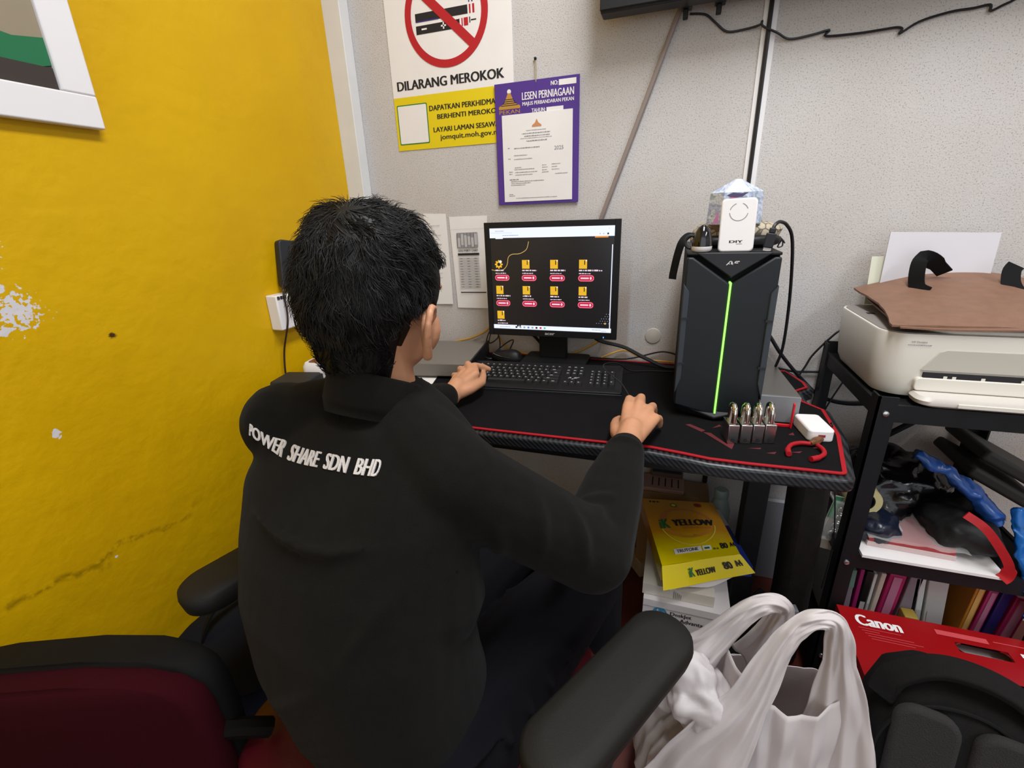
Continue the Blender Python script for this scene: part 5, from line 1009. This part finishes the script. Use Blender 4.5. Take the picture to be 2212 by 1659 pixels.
for t0, t1, a0, a1, r in ((-.05, .3, -120, 40, .010), (.5, .2, -100, 60, .009), (.75, .6, -80, 50, .006), (.85, .9, -80, 80, .005)): wrap_fold(ELR, WRR, t0, t1, lerp(.057, .038, t0), a0, a1, r)
for t0, t1, a0, a1, r in ((.2, .4, -60, 60, .010), (.6, .8, -60, 60, .010)): wrap_fold(SHL, ELL_, t0, t1, .058, a0, a1, r)
def tw(t_, z):
    """point on the back of the torso: t_ from -1 (left) to 1 (right)"""
    for r0, r1 in zip(TOR, TOR[1:]):
        if r0[2] <= z <= r1[2]: k_ = (z - r0[2]) / (r1[2] - r0[2]); q = [lerp(a_, c_, k_) for a_, c_ in zip(r0, r1)]; break
    c, s_ = math.cos(R(q[5])), math.sin(R(q[5])); u = t_ * q[3] * .97; v = -q[4] * (1 - abs(t_) ** 2.5) ** .4
    return V((q[0] + u * c + v * s_, q[1] - u * s_ + v * c, z))
for pts, r in (([(-.5, .845), (-.1, .838), (.3, .838), (.62, .852)], .007), ([(-.6, .57), (-.1, .62), (.4, .69), (.85, .76)], .009), ([(-.5, .51), (0, .55), (.45, .61), (.9, .69)], .009), ([(0, .47), (.4, .52), (.9, .60)], .010), ([(.2, .455), (.6, .48), (.95, .54)], .010), ([(.55, .72), (.75, .78), (.9, .83)], .009)):
    ridge([tw(a_, z_) + V((0, .004, 0)) for a_, z_ in pts], r)
jk = part('jacket', b, M['cloth'], person, smooth=180, mods=REM(.005, 10))
# stand collar
b = MB(); rings = []
CA = Matrix.Translation((-.370, -.985, .945)) @ Matrix.Rotation(R(-10), 4, 'Z') @ Matrix.Rotation(R(-16), 4, 'X')
for r_, z_ in ((.063, -.014), (.0665, .004), (.065, .02), (.063, .040), (.061, .043), (.058, .041), (.058, .02), (.061, -.012)):
    rings.append([CA @ V((r_ * 1.0 * math.cos(q), r_ * .98 * math.sin(q), z_ - .012 * math.sin(q))) for q in [2 * math.pi * i / 40 for i in range(40)]])
b.loft(rings, close=True); part('collar', b, M['cloth'], person, smooth=180)
# sleeve seam and yoke seam as raised stitching
SW = dict(wrap_method='NEAREST_SURFACEPOINT', wrap_mode='ABOVE_SURFACE', target=jk)
def seam(pts, r=.0016):
    b = MB().tube(spline(pts, 10), r, 6); part('seam', b, M['cloth'], person, mods=[('SHRINKWRAP', dict(SW, offset=.0))])
seam([(-.226, -1.0, .955), (-.2156, -1.0355, .9423), (-.2016, -1.0531, .9326), (-.2003, -1.0785, .9095), (-.2053, -1.0852, .8713), (-.2103, -1.0871, .8211), (-.2087, -1.0923, .80)], .002)
seam([(-.44, -1.01, .962), (-.4078, -1.03, .963), (-.369, -1.044, .955), (-.3402, -1.04, .953), (-.3148, -1.02, .955), (-.2886, -1.0024, .962)])
# white embroidered lettering across the shoulder blades
tb = MB(); tb.text('POWER  SHARE  SDN  BHD', 0, 1, 0, 1, 0, .02)
TP = spline([(-.534, -1.055, .920), (-.494, -1.06, .903), (-.438, -1.07, .9035), (-.394, -1.08, .9065), (-.348, -1.085, .909), (-.307, -1.085, .9115)], 12)
def lett(x, y, z):
    k_ = x * (len(TP) - 1); i = min(int(k_), len(TP) - 2); p = TP[i].lerp(TP[i + 1], k_ - i); return p + V((0, .004, .0148)) * (y - .5)
warp(tb, 0, lett)
part('embroidered_lettering', tb, M['thread'], person, smooth=0, mods=[('SHRINKWRAP', dict(wrap_method='PROJECT', wrap_mode='ABOVE_SURFACE', use_project_y=True, use_positive_direction=True, use_negative_direction=True, project_limit=.12, target=jk, offset=.0008)), ('SOLIDIFY', dict(thickness=.0018, offset=0))])

# hair: a cap that follows the skull, and strands combed away from the crown
def hair_r(th, ph):
    """distance of the hair surface in head space, th around the vertical (0 = right, 90 = front), ph from below to above"""
    d = V((math.cos(ph) * math.cos(th), math.cos(ph) * math.sin(th), math.sin(ph)))
    a, f_, bk_, u, lo = .081, .088, .098, .104, .165
    q = (abs(d.x / a) ** 2.4 + abs(d.y / (f_ if d.y > 0 else bk_)) ** 2.4 + abs(d.z / (u if d.z > 0 else lo)) ** 2.4) ** (-1 / 2.4)
    return q * (1 + .04 * noise.noise(d * 3.2) + .045 * noise.noise(d * 8)), d
def shape(p):
    if p.z < -.03: k_ = p.z + .03; p.x *= 1 + k_ * 2.6; p.y *= 1 + k_ * (3.2 if p.y < 0 else 0)
    p.z = max(p.z, -.142 + .01 * math.cos(p.x * 30)); return p
b = MB(); NU, NVV = 48, 26; rg = []
for j in range(NVV + 1):
    ph = lerp(R(-78), R(88), j / NVV); rg.append([])
    for i in range(NU):
        th = 2 * math.pi * i / NU; r_, d = hair_r(th, ph)
        front = max(0, math.sin(th))                       # pull the hair off the face and up over the ears
        lim = R(-80) + R(95) * front ** .45 if front > 0 else R(-80)
        side = abs(math.cos(th)); lim = max(lim, R(-24) if (side > .72 and math.sin(th) > -.5) else R(-85))
        p_ = max(ph, lim); r2, d2 = hair_r(th, p_)
        if ph < lim: r2 *= .86
        p = d2 * r2
        p = shape(p)
        rg[-1].append(H(*p))
b.loft(rg); cap_ = part('hair', b, M['hair'], person, smooth=180, mods=[('SMOOTH', dict(factor=.4, iterations=2))])
b = MB(); rnd = random.Random(3)
def tang(d):
    c_ = V((.12, -.62, .78)).normalized(); t_ = d - c_ * d.dot(c_); t_ = (t_ - d * t_.dot(d)); t_ = t_.normalized() if t_.length > 1e-4 else d.orthogonal()
    sw = d.cross(t_); w = .55 * math.exp(-3 * (1 - d.dot(c_))); n1 = noise.noise(d * 4.5 + V((5, 1, 2))); n2 = noise.noise(d * 11)
    return (t_ * (1 - .3 * w) + sw * (w + 1.3 * n1 + .7 * n2) + V((0, 0, -.35))).normalized()
cnt = 0
while cnt < 9000:
    z_ = rnd.uniform(-.92, 1); a_ = rnd.uniform(0, 2 * math.pi); d = V((math.sqrt(1 - z_ * z_) * math.cos(a_), math.sqrt(1 - z_ * z_) * math.sin(a_), z_))
    th = math.atan2(d.y, d.x); ph = math.asin(d.z)
    if d.y > .25 and d.z < .35: continue
    if d.z < -.28 and (d.y > -.3 or (abs(d.x) > .62 and d.y > -.5)): continue
    cnt += 1; L_ = rnd.uniform(.018, .048) * (1 if d.z > -.3 else .5); lift = rnd.choice((.0005, .001, .002, .004, .008)) ; path = []; cur = d.copy(); nst = 5; jit = V((rnd.gauss(0, .3), rnd.gauss(0, .3), rnd.gauss(0, .3)))
    for k_ in range(nst):
        r_, d2 = hair_r(math.atan2(cur.y, cur.x), math.asin(max(-1, min(1, cur.z)))); p = d2 * (r_ * .985 + lift * k_ / nst * 1.6 + .0012)
        p = shape(p)
        path.append(H(*p)); cur = (cur + (tang(cur) + jit) * (L_ / nst / .1)).normalized()
        if cur.y > .3 and cur.z < .3: break
    if len(path) < 3: continue
    w = rnd.uniform(.0004, .0009); b.tube(path, [w * (1 - .85 * i / (len(path) - 1)) for i in range(len(path))], 4, cap=False)
part('hair_strands', b, M['hair'], person, smooth=180)['kind'] = 'stuff'
# short neck hair below the cap
for ob in S.objects:
    if ob.type == 'MESH' and not ob.parent and 'kind' not in ob and 'label' not in ob: ob['label'] = ob.name.replace('_', ' ')
